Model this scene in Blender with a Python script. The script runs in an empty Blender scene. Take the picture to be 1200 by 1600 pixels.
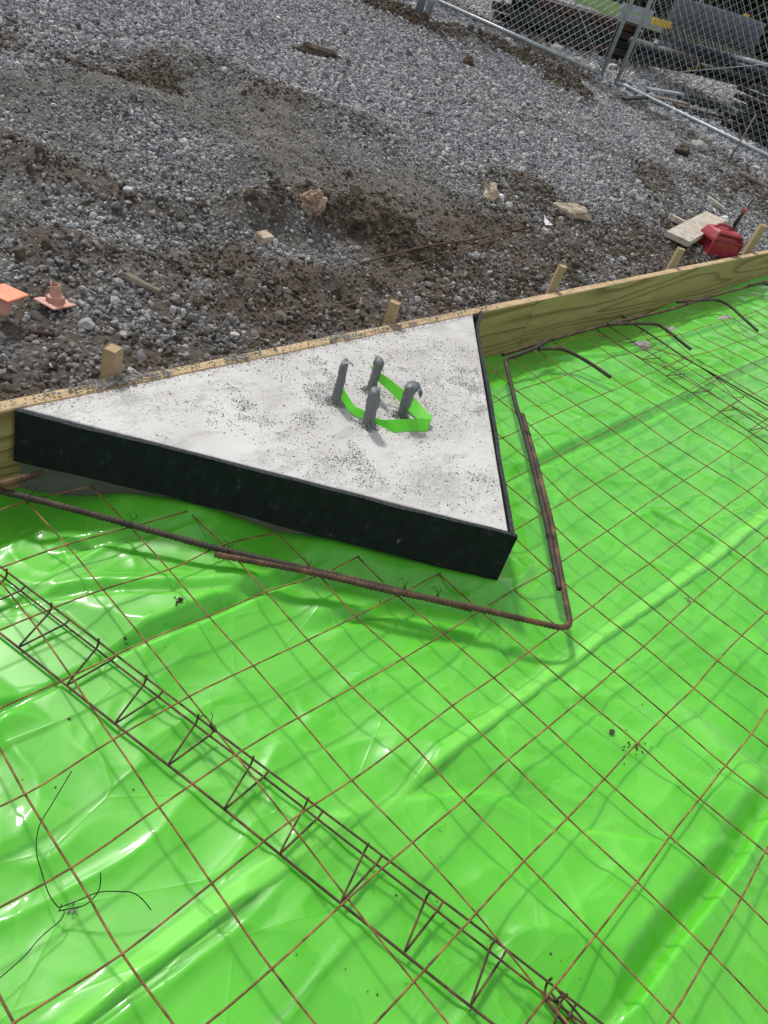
import bpy, math, random
import numpy as np
from mathutils import Vector, Matrix, noise as mn
sc = bpy.context.scene
rng = np.random.default_rng(7)
random.seed(7)

# ------------------------------------------------------------------ camera
FPX = 1202.745
R = np.array([[0.6799161, -0.67704049, 0.28165632],
              [-0.27569936, -0.59194091, -0.75736109],
              [0.67948802, 0.43728953, -0.58912978]])
CAM = np.array([-0.323164715, -1.27675693, 1.21721401])
cd = bpy.data.cameras.new("camera")
cam = bpy.data.objects.new("camera", cd)
sc.collection.objects.link(cam)
cd.sensor_fit = 'VERTICAL'
cd.sensor_height = 36.0
cd.lens = FPX / 1600 * 36.0
cd.clip_start = 0.05
cd.clip_end = 3000
m = Matrix.Identity(4)
for i in range(3):
    m[i][0] = R[0][i]; m[i][1] = -R[1][i]; m[i][2] = -R[2][i]; m[i][3] = CAM[i]
cam.matrix_world = m
sc.camera = cam
sc.render.resolution_x = 768
sc.render.resolution_y = 1024

# ------------------------------------------------------------------ light
SUN_AZ, SUN_EL = 77.0, 50.0            # azimuth from +X, towards +Y
sd = bpy.data.lights.new("sun", 'SUN')
sd.energy = 2.9
sd.angle = math.radians(5.5)
sd.color = (1.0, 0.965, 0.91)
sun = bpy.data.objects.new("sun", sd)
sc.collection.objects.link(sun)
sv = Vector((math.cos(math.radians(SUN_AZ)) * math.cos(math.radians(SUN_EL)),
             math.sin(math.radians(SUN_AZ)) * math.cos(math.radians(SUN_EL)),
             math.sin(math.radians(SUN_EL))))
sun.rotation_euler = sv.to_track_quat('Z', 'Y').to_euler()
sun.location = (0, 0, 20)
w = bpy.data.worlds.new("World")
sc.world = w
w.use_nodes = True
wn, wl = w.node_tree.nodes, w.node_tree.links
bg = wn["Background"]
sky = wn.new('ShaderNodeTexSky')
sky.sky_type = 'NISHITA'
sky.sun_disc = False
sky.sun_elevation = math.radians(SUN_EL)
sky.sun_rotation = math.radians(90 - SUN_AZ)
sky.air_density = 1.2
sky.dust_density = 2.0
tc = wn.new('ShaderNodeTexCoord')
cl = wn.new('ShaderNodeTexNoise')
cl.inputs['Scale'].default_value = 2.6
cl.inputs['Detail'].default_value = 6
cl.inputs['Distortion'].default_value = 0.5
rp = wn.new('ShaderNodeValToRGB')
rp.color_ramp.elements[0].position = 0.42
rp.color_ramp.elements[1].position = 0.56
mx = wn.new('ShaderNodeMix')
mx.data_type = 'RGBA'
mx.inputs[7].default_value = (8.6, 8.55, 8.5, 1)
wl.new(tc.outputs['Generated'], cl.inputs['Vector'])
wl.new(cl.outputs['Fac'], rp.inputs['Fac'])
wl.new(rp.outputs['Color'], mx.inputs[0])
wl.new(sky.outputs['Color'], mx.inputs[6])
wl.new(mx.outputs[2], bg.inputs['Color'])
bg.inputs['Strength'].default_value = 0.10
sc.view_settings.view_transform = 'Standard'
sc.view_settings.look = 'None'
sc.view_settings.gamma = 1.0
sc.view_settings.exposure = 0.08

# ------------------------------------------------------------------ helpers
def ss(a, b, x):
    t = np.clip((x - a) / (b - a), 0, 1)
    return t * t * (3 - 2 * t)

def _h(ix, iy, seed):
    h = (ix.astype(np.int64) * 374761393 + iy.astype(np.int64) * 668265263 + seed * 974634777) & 0x7fffffff
    h = ((h ^ (h >> 13)) * 1274126177) & 0x7fffffff
    h = (h ^ (h >> 16)) & 0x7fffffff
    return h / 0x7fffffff

def vn(x, y, seed=0):
    x = np.asarray(x, float); y = np.asarray(y, float)
    ix = np.floor(x); iy = np.floor(y)
    fx = x - ix; fy = y - iy
    ux = fx * fx * fx * (fx * (fx * 6 - 15) + 10); uy = fy * fy * fy * (fy * (fy * 6 - 15) + 10)
    a = _h(ix, iy, seed); b = _h(ix + 1, iy, seed); c = _h(ix, iy + 1, seed); d = _h(ix + 1, iy + 1, seed)
    return (a + (b - a) * ux) * (1 - uy) + (c + (d - c) * ux) * uy

def fbm(x, y, seed=0, oct=4):
    s = 0; amp = 0.5; tot = 0
    for o in range(oct):
        s = s + amp * vn(x * 2 ** o + 17.3 * o, y * 2 ** o - 9.1 * o, seed + o); tot += amp; amp *= 0.5
    return s / tot - 0.5

def ray(px, py):
    return R.T @ np.array([(px - 600) / FPX, (py - 800) / FPX, 1.0])

def un(px, py, z=0.0):
    d = ray(px, py)
    return CAM + d * ((z - CAM[2]) / d[2])

def seg_dist(x, y, pts):
    """distance to a polyline, and signed side, and parameter 0..1"""
    best = np.full(np.shape(x), 1e9); par = np.zeros(np.shape(x))
    n = len(pts) - 1
    for i in range(n):
        ax, ay = pts[i][0], pts[i][1]; bx, by = pts[i + 1][0], pts[i + 1][1]
        dx, dy = bx - ax, by - ay; L = dx * dx + dy * dy
        t = np.clip(((x - ax) * dx + (y - ay) * dy) / L, 0, 1)
        d = np.hypot(x - ax - t * dx, y - ay - t * dy)
        m_ = d < best
        best = np.where(m_, d, best); par = np.where(m_, (i + t) / n, par)
    return best, par

def mkmesh(name, V, F, mat=None, parent=None, smooth=False, link=True):
    me = bpy.data.meshes.new(name)
    me.from_pydata([tuple(v) for v in V], [], F)
    me.validate(verbose=False)
    if smooth:
        me.polygons.foreach_set('use_smooth', [True] * len(me.polygons))
    o = bpy.data.objects.new(name, me)
    if mat: me.materials.append(mat)
    if link: sc.collection.objects.link(o)
    if parent is not None:
        o.parent = parent
    return o

def npmesh(name, V, F, mat=None, smooth=False, attrs=None, parent=None):
    """V (n,3) float, F (m,k) int with constant k"""
    me = bpy.data.meshes.new(name)
    n, k = F.shape
    me.vertices.add(len(V)); me.vertices.foreach_set('co', V.astype(np.float32).ravel())
    me.loops.add(n * k); me.loops.foreach_set('vertex_index', F.astype(np.int32).ravel())
    me.polygons.add(n)
    me.polygons.foreach_set('loop_start', (np.arange(n) * k).astype(np.int32))
    me.polygons.foreach_set('loop_total', np.full(n, k, np.int32))
    me.polygons.foreach_set('use_smooth', np.full(n, smooth))
    if attrs:
        for nm, val in attrs.items():
            a = me.attributes.new(nm, 'FLOAT', 'POINT'); a.data.foreach_set('value', val.astype(np.float32))
    me.update(calc_edges=True)
    if mat: me.materials.append(mat)
    o = bpy.data.objects.new(name, me)
    sc.collection.objects.link(o)
    if parent is not None: o.parent = parent
    return o

def tag(o, label=None, cat=None, group=None, kind=None):
    if label: o['label'] = label
    if cat: o['category'] = cat
    if group: o['group'] = group
    if kind: o['kind'] = kind
    elif label and cat: o['kind'] = 'thing'
    return o

def empty(name, loc, rz=0.0):
    o = bpy.data.objects.new(name, None)
    o.empty_display_size = 0.05
    sc.collection.objects.link(o)
    o.location = loc; o.rotation_euler = (0, 0, rz)
    return o

def spline(pts, step=0.01):
    """Catmull-Rom through 3d points, resampled"""
    P = [np.array(p, float) for p in pts]
    if len(P) == 2:
        n = max(2, int(np.linalg.norm(P[1] - P[0]) / step)); return [P[0] + (P[1] - P[0]) * i / n for i in range(n + 1)]
    Q = [2 * P[0] - P[1]] + P + [2 * P[-1] - P[-2]]
    out = []
    for i in range(1, len(Q) - 2):
        p0, p1, p2, p3 = Q[i - 1], Q[i], Q[i + 1], Q[i + 2]
        n = max(1, int(np.linalg.norm(p2 - p1) / step))
        for j in range(n):
            t = j / n
            out.append(0.5 * ((2 * p1) + (-p0 + p2) * t + (2 * p0 - 5 * p1 + 4 * p2 - p3) * t * t + (-p0 + 3 * p1 - 3 * p2 + p3) * t ** 3))
    out.append(P[-1])
    return out

def bend(pts, r, n=6):
    """round the inner corners of a polyline with radius r"""
    P = [np.array(p, float) for p in pts]
    out = [P[0]]
    for i in range(1, len(P) - 1):
        a = P[i - 1] - P[i]; b = P[i + 1] - P[i]
        la, lb = np.linalg.norm(a), np.linalg.norm(b)
        k = min(r, la * .45, lb * .45)
        s = P[i] + a / la * k; e = P[i] + b / lb * k
        for j in range(n + 1):
            t = j / n
            out.append((1 - t) ** 2 * s + 2 * t * (1 - t) * P[i] + t * t * e)
    out.append(P[-1])
    return out

def resample(path, step):
    P = [np.array(p, float) for p in path]
    d = [0]
    for i in range(1, len(P)): d.append(d[-1] + np.linalg.norm(P[i] - P[i - 1]))
    n = max(2, int(d[-1] / step)); s = np.linspace(0, d[-1], n + 1)
    A = np.array(P)
    return [np.array([np.interp(v, d, A[:, k]) for k in range(3)]) for v in s], s

def tube_vf(path, r, n=6, rib=None, off=0, flat=None):
    """tube vertices/faces; r scalar or function(i); rib=(spacing,height)"""
    V, F = [], []
    P = [np.array(p, float) for p in path]
    up = None; s = 0.0
    for i, p in enumerate(P):
        t = (P[min(i + 1, len(P) - 1)] - P[max(i - 1, 0)]); L = np.linalg.norm(t); t = t / (L if L > 1e-9 else 1)
        if up is None:
            up = np.array([0, 0, 1.]) if abs(t[2]) < .9 else np.array([1., 0, 0])
        up = up - t * np.dot(up, t); up /= np.linalg.norm(up)
        sd_ = np.cross(t, up)
        if i: s += np.linalg.norm(p - P[i - 1])
        rr = r(i) if callable(r) else r
        for k in range(n):
            a = 2 * math.pi * k / n
            q = rr
            if rib:
                ph = ((s + (abs(((k / n) * 2) % 1 - .5)) * rib[0] * .8) / rib[0]) % 1
                q = rr + rib[1] * (1 if ph < .34 else 0)
                if k == 0 or k == n // 2: q = rr + rib[1] * .9
            V.append(p + (up * math.sin(a) + sd_ * math.cos(a)) * q)
    b = off
    for i in range(len(P) - 1):
        for k in range(n):
            a0 = b + i * n + k; a1 = b + i * n + (k + 1) % n
            F.append((a0, a1, a1 + n, a0 + n))
    F.append(tuple(b + k for k in range(n))[::-1])
    F.append(tuple(b + (len(P) - 1) * n + k for k in range(n)))
    return V, F

def tube(name, path, r, mat, parent=None, n=6, rib=None, smooth=True):
    V, F = tube_vf(path, r, n, rib)
    return mkmesh(name, V, F, mat, parent, smooth)

def box_vf(c, x, y, z, off=0, bev=0.0):
    """box centred at c with half axis vectors x,y,z; bevelled if bev>0 (all edges chamfered)"""
    c, x, y, z = [np.array(v, float) for v in (c, x, y, z)]
    if bev <= 0:
        V = [c + sx * x + sy * y + sz * z for sz in (-1, 1) for sy in (-1, 1) for sx in (-1, 1)]
        F = [(0, 2, 3, 1), (4, 5, 7, 6), (0, 1, 5, 4), (2, 6, 7, 3), (0, 4, 6, 2), (1, 3, 7, 5)]
        return V, [tuple(i + off for i in f_) for f_ in F]
    lx, ly, lz = [np.linalg.norm(v) for v in (x, y, z)]
    bx, by, bz = [min(bev / l, .45) for l in (lx, ly, lz)]
    V = []; idx = {}
    for sx in (-1, 1):
        for sy in (-1, 1):
            for sz in (-1, 1):
                for ax in range(3):
                    a = [sx * (1 - bx), sy * (1 - by), sz * (1 - bz)]; a[ax] = (sx, sy, sz)[ax]
                    idx[(sx, sy, sz, ax)] = len(V)
                    V.append(c + a[0] * x + a[1] * y + a[2] * z)
    F = []
    S = [(-1, -1), (1, -1), (1, 1), (-1, 1)]
    for s in (-1, 1):
        F.append([idx[(s, a, b, 0)] for a, b in S]); F.append([idx[(a, s, b, 1)] for a, b in S]); F.append([idx[(a, b, s, 2)] for a, b in S])
    for s1 in (-1, 1):
        for s2 in (-1, 1):
            F.append([idx[(s1, s2, -1, 0)], idx[(s1, s2, 1, 0)], idx[(s1, s2, 1, 1)], idx[(s1, s2, -1, 1)]])
            F.append([idx[(s1, -1, s2, 0)], idx[(s1, 1, s2, 0)], idx[(s1, 1, s2, 2)], idx[(s1, -1, s2, 2)]])
            F.append([idx[(-1, s1, s2, 1)], idx[(1, s1, s2, 1)], idx[(1, s1, s2, 2)], idx[(-1, s1, s2, 2)]])
            for s3 in (-1, 1):
                F.append([idx[(s1, s2, s3, k)] for k in range(3)])
    # orient outward
    out = []
    for f_ in F:
        P = [V[i] for i in f_]; nrm = np.cross(P[1] - P[0], P[2] - P[0]); ctr = sum(P) / len(P)
        if np.dot(nrm, ctr - c) < 0: f_ = f_[::-1]
        out.append(tuple(i + off for i in f_))
    return V, out

def box(name, c, x, y, z, mat, parent=None, bev=0.0):
    V, F = box_vf(c, x, y, z, 0, bev)
    return mkmesh(name, V, F, mat, parent)

# ------------------------------------------------------------------ materials
def newmat(name):
    m_ = bpy.data.materials.new(name); m_.use_nodes = True
    nt = m_.node_tree
    return m_, nt.nodes, nt.links, nt.nodes['Principled BSDF']

def N(nodes, t, **kw):
    n = nodes.new(t)
    for k, v in kw.items():
        if k in n.inputs: n.inputs[k].default_value = v
        else: setattr(n, k, v)
    return n

def ramp(nodes, links, src, stops):
    r = nodes.new('ShaderNodeValToRGB')
    e = r.color_ramp.elements
    while len(e) > 1: e.remove(e[-1])
    e[0].position = stops[0][0]; e[0].color = (*stops[0][1], 1)
    for p, c in stops[1:]:
        q = e.new(p); q.color = (*c, 1)
    links.new(src, r.inputs['Fac'])
    return r.outputs['Color']

def g(v): return (v, v, v)

def mixc(nodes, links, fac, a, b, mode='MIX'):
    n = nodes.new('ShaderNodeMix'); n.data_type = 'RGBA'; n.blend_type = mode
    for i, s in ((0, fac), (6, a), (7, b)):
        if isinstance(s, (int, float)): n.inputs[i].default_value = s
        elif isinstance(s, tuple): n.inputs[i].default_value = (*s, 1)
        else: links.new(s, n.inputs[i])
    return n.outputs[2]

def bump(nodes, links, bs, h, strength, dist, prev=None):
    b = nodes.new('ShaderNodeBump'); b.inputs['Strength'].default_value = strength; b.inputs['Distance'].default_value = dist
    links.new(h, b.inputs['Height'])
    if prev: links.new(prev, b.inputs['Normal'])
    if bs: links.new(b.outputs['Normal'], bs.inputs['Normal'])
    return b.outputs['Normal']

def objco(nodes, links, scale=(1, 1, 1), rot=(0, 0, 0)):
    t = nodes.new('ShaderNodeTexCoord'); mp = nodes.new('ShaderNodeMapping')
    mp.inputs['Scale'].default_value = scale; mp.inputs['Rotation'].default_value = rot
    links.new(t.outputs['Object'], mp.inputs['Vector'])
    return mp.outputs['Vector']

def noisy(name, stops, scale=20, rough=.8, metallic=0, bumpd=0.0, bscale=None, detail=6, co=(1, 1, 1), spec=.5, dist=0.0):
    m_, nd, lk, bs = newmat(name)
    v = objco(nd, lk, co)
    n = N(nd, 'ShaderNodeTexNoise', Scale=scale, Detail=detail, Roughness=.65, Distortion=dist)
    lk.new(v, n.inputs['Vector'])
    lk.new(ramp(nd, lk, n.outputs['Fac'], stops), bs.inputs['Base Color'])
    bs.inputs['Roughness'].default_value = rough
    bs.inputs['Metallic'].default_value = metallic
    bs.inputs['Specular IOR Level'].default_value = spec
    if bumpd:
        n2 = N(nd, 'ShaderNodeTexNoise', Scale=bscale or scale * 3, Detail=6)
        lk.new(v, n2.inputs['Vector']); bump(nd, lk, bs, n2.outputs['Fac'], 1.0, bumpd)
    return m_

M = {}
M['wire'] = noisy('rusty_wire', [(.34, (.050, .030, .014)), (.48, (.17, .085, .026)), (.64, (.34, .18, .06))], 28, .8, .0, .0006, 300)
M['darkwire'] = noisy('dark_wire', [(.36, (.030, .021, .014)), (.52, (.085, .048, .024)), (.66, (.20, .10, .038))], 24, .65, .2, .0004, 300)
M['rebar'] = noisy('rebar_steel', [(.36, (.034, .024, .015)), (.54, (.090, .052, .027)), (.68, (.20, .105, .042))], 16, .75, .1, .0008, 260)
M['rebar_dark'] = noisy('rebar_dark_steel', [(.36, (.024, .020, .016)), (.56, (.055, .040, .028)), (.72, (.13, .078, .040))], 16, .7, .15, .0008, 260)
M['tie'] = noisy('tie_wire', [(.4, (.015, .013, .012)), (.7, (.05, .04, .035))], 50, .5, .6)
M['galv'] = noisy('galvanised_steel', [(.3, (.30, .34, .36)), (.7, (.48, .52, .54))], 14, .5, .45, .0006, 60)
M['galvwire'] = noisy('galvanised_wire', [(.3, (.32, .34, .35)), (.7, (.48, .50, .51))], 9, .5, .3)
M['rollwire'] = noisy('dull_galvanised_wire', [(.3, (.05, .062, .078)), (.7, (.14, .165, .19))], 9, .6, .4)
M['darksteel'] = noisy('dark_painted_steel', [(.3, (.012, .016, .016)), (.5, (.022, .032, .034)), (.62, (.07, .035, .018)), (.75, (.14, .06, .028))], 5, .6, .2, .002, 20)
M['greensteel'] = noisy('green_painted_steel', [(.3, (.010, .028, .026)), (.6, (.03, .06, .055)), (.75, (.12, .06, .03))], 5, .5, .2, .002, 20)
M['rustplate'] = noisy('rusty_steel', [(.3, (.022, .016, .012)), (.6, (.06, .032, .018)), (.75, (.035, .024, .018))], 6, .8, .2, .003, 20)
M['yellow'] = noisy('yellow_paint', [(.3, (.55, .33, .02)), (.7, (.75, .50, .05))], 20, .5)
M['felt'] = noisy('black_felt', [(.35, (.004, .008, .007)), (.58, (.008, .014, .012)), (.66, (.018, .026, .023)), (.74, (.11, .12, .115))], 40, .9, 0, .0025, 170, co=(1, 1, .6), spec=.3)
M['felt_edge'] = noisy('felt_cut_edge', [(.35, (.018, .022, .024)), (.7, (.07, .075, .08))], 120, .95, 0, .003, 300, spec=.2)
M['tape'] = noisy('grey_tape', [(.3, (.10, .115, .118)), (.7, (.18, .197, .20))], 40, .36, 0, .003, 90, co=(1, 1, .35))
M['soilclod'] = noisy('soil', [(.3, (.045, .036, .027)), (.55, (.095, .075, .055)), (.8, (.17, .14, .105))], 40, .97, 0, .004, 90, spec=.15)
M['pinkcap'] = noisy('faded_orange_plastic', [(.3, (.50, .25, .19)), (.52, (.62, .34, .27)), (.66, (.30, .20, .16))], 30, .55, 0, .0006, 100)
M['orangecap'] = noisy('orange_plastic', [(.3, (.75, .20, .07)), (.7, (.80, .32, .18))], 20, .5)
M['redplastic'] = noisy('red_plastic', [(.3, (.27, .018, .030)), (.58, (.36, .035, .05)), (.72, (.45, .15, .15))], 16, .42, 0, .001, 90)
M['blackplastic'] = noisy('black_plastic', [(.3, g(.012)), (.8, g(.03))], 20, .4)
M['redtip'] = noisy('red_tip', [(.3, (.5, .03, .03)), (.8, (.6, .06, .05))], 20, .5)
M['rockred'] = noisy('reddish_rock', [(.36, (.13, .085, .06)), (.5, (.33, .24, .175)), (.64, (.52, .43, .34))], 22, .95, 0, .008, 60, spec=.2)
M['rockgrey'] = noisy('grey_rock', [(.3, g(.22)), (.7, (.46, .46, .44))], 18, .95, 0, .006, 60, spec=.2)
M['rocktan'] = noisy('tan_rock', [(.3, (.25, .19, .12)), (.5, (.48, .40, .30)), (.75, (.62, .56, .47))], 26, .95, 0, .008, 60, spec=.2)
M['paper'] = noisy('white_paper', [(.3, g(.70)), (.7, g(.82))], 12, .8)
M['mortar'] = noisy('grey_mortar', [(.3, (.26, .235, .22)), (.7, (.46, .42, .40))], 60, .95, 0, .003, 160, spec=.2)
M['grit'] = noisy('mortar_grit', [(.3, (.17, .168, .162)), (.7, (.36, .355, .345))], 60, .95, 0, .001, 200, spec=.2)
M['stick'] = noisy('weathered_wood', [(.3, (.13, .10, .075)), (.7, (.30, .25, .20))], 12, .9, 0, .003, 40, co=(1, 1, 1))

def wood_mat(name, base, light, dark, line=.5, dirt=.0, scale=(1.2, 14, 14), rings=9.0, edge=None):
    m_, nd, lk, bs = newmat(name)
    v = objco(nd, lk, scale)
    n = N(nd, 'ShaderNodeTexNoise', Scale=.55, Detail=1.5, Roughness=.35, Distortion=.25)
    lk.new(v, n.inputs['Vector'])
    mu = nd.new('ShaderNodeMath'); mu.operation = 'MULTIPLY'; mu.inputs[1].default_value = rings
    lk.new(n.outputs['Fac'], mu.inputs[0])
    fr = nd.new('ShaderNodeMath'); fr.operation = 'FRACT'; lk.new(mu.outputs[0], fr.inputs[0])
    lines = ramp(nd, lk, fr.outputs[0], [(0, g(0)), (.55, g(.15)), (.88, g(1)), (1, g(0))])
    fine = N(nd, 'ShaderNodeTexNoise', Scale=1.0, Detail=5, Roughness=.6)
    v2 = objco(nd, lk, (6, 160, 160)); lk.new(v2, fine.inputs['Vector'])
    big = N(nd, 'ShaderNodeTexNoise', Scale=2.2, Detail=4); v3 = objco(nd, lk, (1, 3, 3)); lk.new(v3, big.inputs['Vector'])
    c = mixc(nd, lk, big.outputs['Fac'], base, light)
    c = mixc(nd, lk, ramp(nd, lk, fine.outputs['Fac'], [(.35, g(0)), (.7, g(.45))]), c, dark)
    ml = nd.new('ShaderNodeMath'); ml.operation = 'MULTIPLY'; ml.inputs[1].default_value = line; lk.new(lines, ml.inputs[0])
    c = mixc(nd, lk, ml.outputs[0], c, dark)
    if dirt:
        dn = N(nd, 'ShaderNodeTexNoise', Scale=22, Detail=8, Roughness=.75); v4 = objco(nd, lk, (1, 1, 1)); lk.new(v4, dn.inputs['Vector'])
        c = mixc(nd, lk, ramp(nd, lk, dn.outputs['Fac'], [(.5, g(0)), (.5 + .12 / max(dirt, .1), g(dirt))]), c, (.11, .10, .09))
    lk.new(c, bs.inputs['Base Color'])
    bs.inputs['Roughness'].default_value = .75
    bs.inputs['Specular IOR Level'].default_value = .3
    ad = nd.new('ShaderNodeMath'); ad.operation = 'ADD'; lk.new(fine.outputs['Fac'], ad.inputs[0]); lk.new(ml.outputs[0], ad.inputs[1])
    bump(nd, lk, bs, ad.outputs[0], .6, .0012)
    return m_

M['board'] = wood_mat('treated_pine_face', (.37, .295, .115), (.47, .385, .17), (.14, .082, .030), .8, 0, (.55, 9, 9), 14)
M['boardtop'] = wood_mat('pine_edge', (.52, .38, .20), (.64, .49, .29), (.22, .14, .07), .3, .75, (1.0, 20, 20), 6)
M['stake'] = wood_mat('pine_stake', (.38, .28, .15), (.50, .39, .24), (.20, .14, .075), .4, .45, (14, 14, 1.5), 7)
M['oldplank'] = wood_mat('weathered_plank', (.50, .45, .36), (.60, .55, .46), (.28, .23, .17), .25, .7, (2, 14, 14), 6)

# --- gravel stones
def stone_mat():
    m_, nd, lk, bs = newmat('gravel_stone')
    a = nd.new('ShaderNodeAttribute'); a.attribute_name = 'rnd'
    c = ramp(nd, lk, a.outputs['Fac'], [(0, (.050, .054, .058)), (.20, (.115, .121, .126)), (.45, (.24, .247, .252)), (.68, (.41, .415, .418)), (.86, (.64, .64, .635)), (.955, (.36, .30, .23)), (1, (.80, .79, .77))])
    n = N(nd, 'ShaderNodeTexNoise', Scale=90, Detail=5, Roughness=.7); lk.new(objco(nd, lk), n.inputs['Vector'])
    c = mixc(nd, lk, ramp(nd, lk, n.outputs['Fac'], [(.3, g(.0)), (.7, g(.35))]), c, (.16, .165, .17))
    s = nd.new('ShaderNodeAttribute'); s.attribute_name = 'soil'
    s3 = nd.new('ShaderNodeAttribute'); s3.attribute_name = 'silt'
    c = mixc(nd, lk, s3.outputs['Fac'], c, (.20, .185, .158))
    c = mixc(nd, lk, s.outputs['Fac'], c, (.115, .092, .068))
    lk.new(c, bs.inputs['Base Color']); bs.inputs['Roughness'].default_value = .85
    bs.inputs['Specular IOR Level'].default_value = .35
    bump(nd, lk, bs, n.outputs['Fac'], .7, .003)
    return m_
M['stone'] = stone_mat()

def ground_mat():
    m_, nd, lk, bs = newmat('ground')
    v = objco(nd, lk)
    s = nd.new('ShaderNodeAttribute'); s.attribute_name = 'soil'
    si = nd.new('ShaderNodeAttribute'); si.attribute_name = 'silt'
    gr = nd.new('ShaderNodeAttribute'); gr.attribute_name = 'grass'
    vo = N(nd, 'ShaderNodeTexVoronoi', Scale=75); lk.new(v, vo.inputs['Vector'])
    stone = ramp(nd, lk, vo.outputs['Color'], [(0, (.10, .105, .11)), (.5, (.24, .25, .255)), (1, (.42, .42, .42))])
    edge = ramp(nd, lk, vo.outputs['Distance'], [(.25, g(0)), (.75, g(1))])
    stone = mixc(nd, lk, edge, stone, (.07, .068, .064))
    n1 = N(nd, 'ShaderNodeTexNoise', Scale=28, Detail=10, Roughness=.72); lk.new(v, n1.inputs['Vector'])
    n2 = N(nd, 'ShaderNodeTexNoise', Scale=3.5, Detail=6, Roughness=.6); lk.new(v, n2.inputs['Vector'])
    soil = ramp(nd, lk, n1.outputs['Fac'], [(.3, (.050, .038, .028)), (.5, (.105, .080, .058)), (.7, (.19, .155, .12))])
    soil2 = mixc(nd, lk, ramp(nd, lk, n2.outputs['Fac'], [(.4, g(0)), (.65, g(.7))]), soil, (.125, .105, .082))
    silt = ramp(nd, lk, n1.outputs['Fac'], [(.3, (.085, .078, .066)), (.5, (.17, .158, .136)), (.7, (.29, .275, .245))])
    c = mixc(nd, lk, si.outputs['Fac'], stone, silt)
    c = mixc(nd, lk, s.outputs['Fac'], c, soil2)
    n3 = N(nd, 'ShaderNodeTexNoise', Scale=1.6, Detail=8, Roughness=.7); lk.new(v, n3.inputs['Vector'])
    grc = ramp(nd, lk, n3.outputs['Fac'], [(.3, (.045, .085, .022)), (.6, (.085, .15, .04)), (.8, (.15, .19, .07))])
    c = mixc(nd, lk, gr.outputs['Fac'], c, grc)
    lk.new(c, bs.inputs['Base Color']); bs.inputs['Roughness'].default_value = .95
    bs.inputs['Specular IOR Level'].default_value = .2
    h = nd.new('ShaderNodeMath'); h.operation = 'SUBTRACT'; lk.new(n1.outputs['Fac'], h.inputs[0])
    hm = nd.new('ShaderNodeMath'); hm.operation = 'MULTIPLY'; hm.inputs[1].default_value = .25; lk.new(vo.outputs['Distance'], hm.inputs[0]); lk.new(hm.outputs[0], h.inputs[1])
    bump(nd, lk, bs, h.outputs[0], 1.0, .022)
    return m_
M['ground'] = ground_mat()

def sheet_mat():
    m_, nd, lk, bs = newmat('green_plastic_film')
    v = objco(nd, lk)
    n = N(nd, 'ShaderNodeTexNoise', Scale=3.0, Detail=4, Roughness=.55, Distortion=.8); lk.new(v, n.inputs['Vector'])
    c = ramp(nd, lk, n.outputs['Fac'], [(.3, (.088, .455, .024)), (.5, (.104, .51, .029)), (.7, (.125, .56, .038))])
    # dust film and specks
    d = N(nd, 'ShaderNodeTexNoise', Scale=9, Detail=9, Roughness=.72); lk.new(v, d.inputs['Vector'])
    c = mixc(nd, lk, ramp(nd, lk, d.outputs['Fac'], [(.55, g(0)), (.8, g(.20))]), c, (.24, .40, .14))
    sp = N(nd, 'ShaderNodeTexVoronoi', Scale=95); lk.new(v, sp.inputs['Vector'])
    s1 = ramp(nd, lk, sp.outputs['Distance'], [(.07, g(1)), (.12, g(0))])
    sm = N(nd, 'ShaderNodeTexNoise', Scale=5, Detail=5, Roughness=.7); lk.new(v, sm.inputs['Vector'])
    s2 = ramp(nd, lk, sm.outputs['Fac'], [(.56, g(0)), (.66, g(1))])
    mu = nd.new('ShaderNodeMath'); mu.operation = 'MULTIPLY'; lk.new(s1, mu.inputs[0]); lk.new(s2, mu.inputs[1])
    c = mixc(nd, lk, mu.outputs[0], c, (.11, .13, .05))
    # sky reflections painted as paler patches with crisp borders, also rougher
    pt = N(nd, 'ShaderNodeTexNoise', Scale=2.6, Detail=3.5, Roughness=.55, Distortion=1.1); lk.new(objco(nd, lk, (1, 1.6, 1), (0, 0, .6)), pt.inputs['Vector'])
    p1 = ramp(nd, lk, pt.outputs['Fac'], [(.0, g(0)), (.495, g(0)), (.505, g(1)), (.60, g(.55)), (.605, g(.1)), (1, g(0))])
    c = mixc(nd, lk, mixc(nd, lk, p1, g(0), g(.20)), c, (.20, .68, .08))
    lp = nd.new('ShaderNodeAttribute'); lp.attribute_name = 'crest_light'  # lighter strip painted along fold crests for the sunlight on them
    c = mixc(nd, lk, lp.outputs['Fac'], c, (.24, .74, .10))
    bs.inputs['Subsurface Weight'].default_value = .75
    bs.inputs['Subsurface Radius'].default_value = (.020, .050, .016)
    bs.inputs['Subsurface Scale'].default_value = 1.0
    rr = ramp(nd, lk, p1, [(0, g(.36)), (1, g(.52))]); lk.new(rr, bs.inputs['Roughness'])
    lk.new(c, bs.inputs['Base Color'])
    bs.inputs['Specular IOR Level'].default_value = .35
    bs.inputs['Coat Weight'].default_value = .5
    bs.inputs['Coat Roughness'].default_value = .05
    # crumple: fine facets
    w1 = N(nd, 'ShaderNodeTexNoise', Scale=5, Detail=2, Roughness=.45, Distortion=.5); lk.new(objco(nd, lk, (1, 2.2, 1), (0, 0, .5)), w1.inputs['Vector'])
    w2 = N(nd, 'ShaderNodeTexVoronoi', Scale=3.6, feature='DISTANCE_TO_EDGE'); lk.new(objco(nd, lk, (1, 1.7, 1), (0, 0, -.4)), w2.inputs['Vector'])
    a = bump(nd, lk, None, w1.outputs['Fac'], .22, .009)
    pw = ramp(nd, lk, w2.outputs['Distance'], [(0, g(1)), (.018, g(.35)), (.07, g(0))])
    bump(nd, lk, bs, pw, .24, .003, a)
    return m_
M['sheet'] = sheet_mat()

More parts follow.
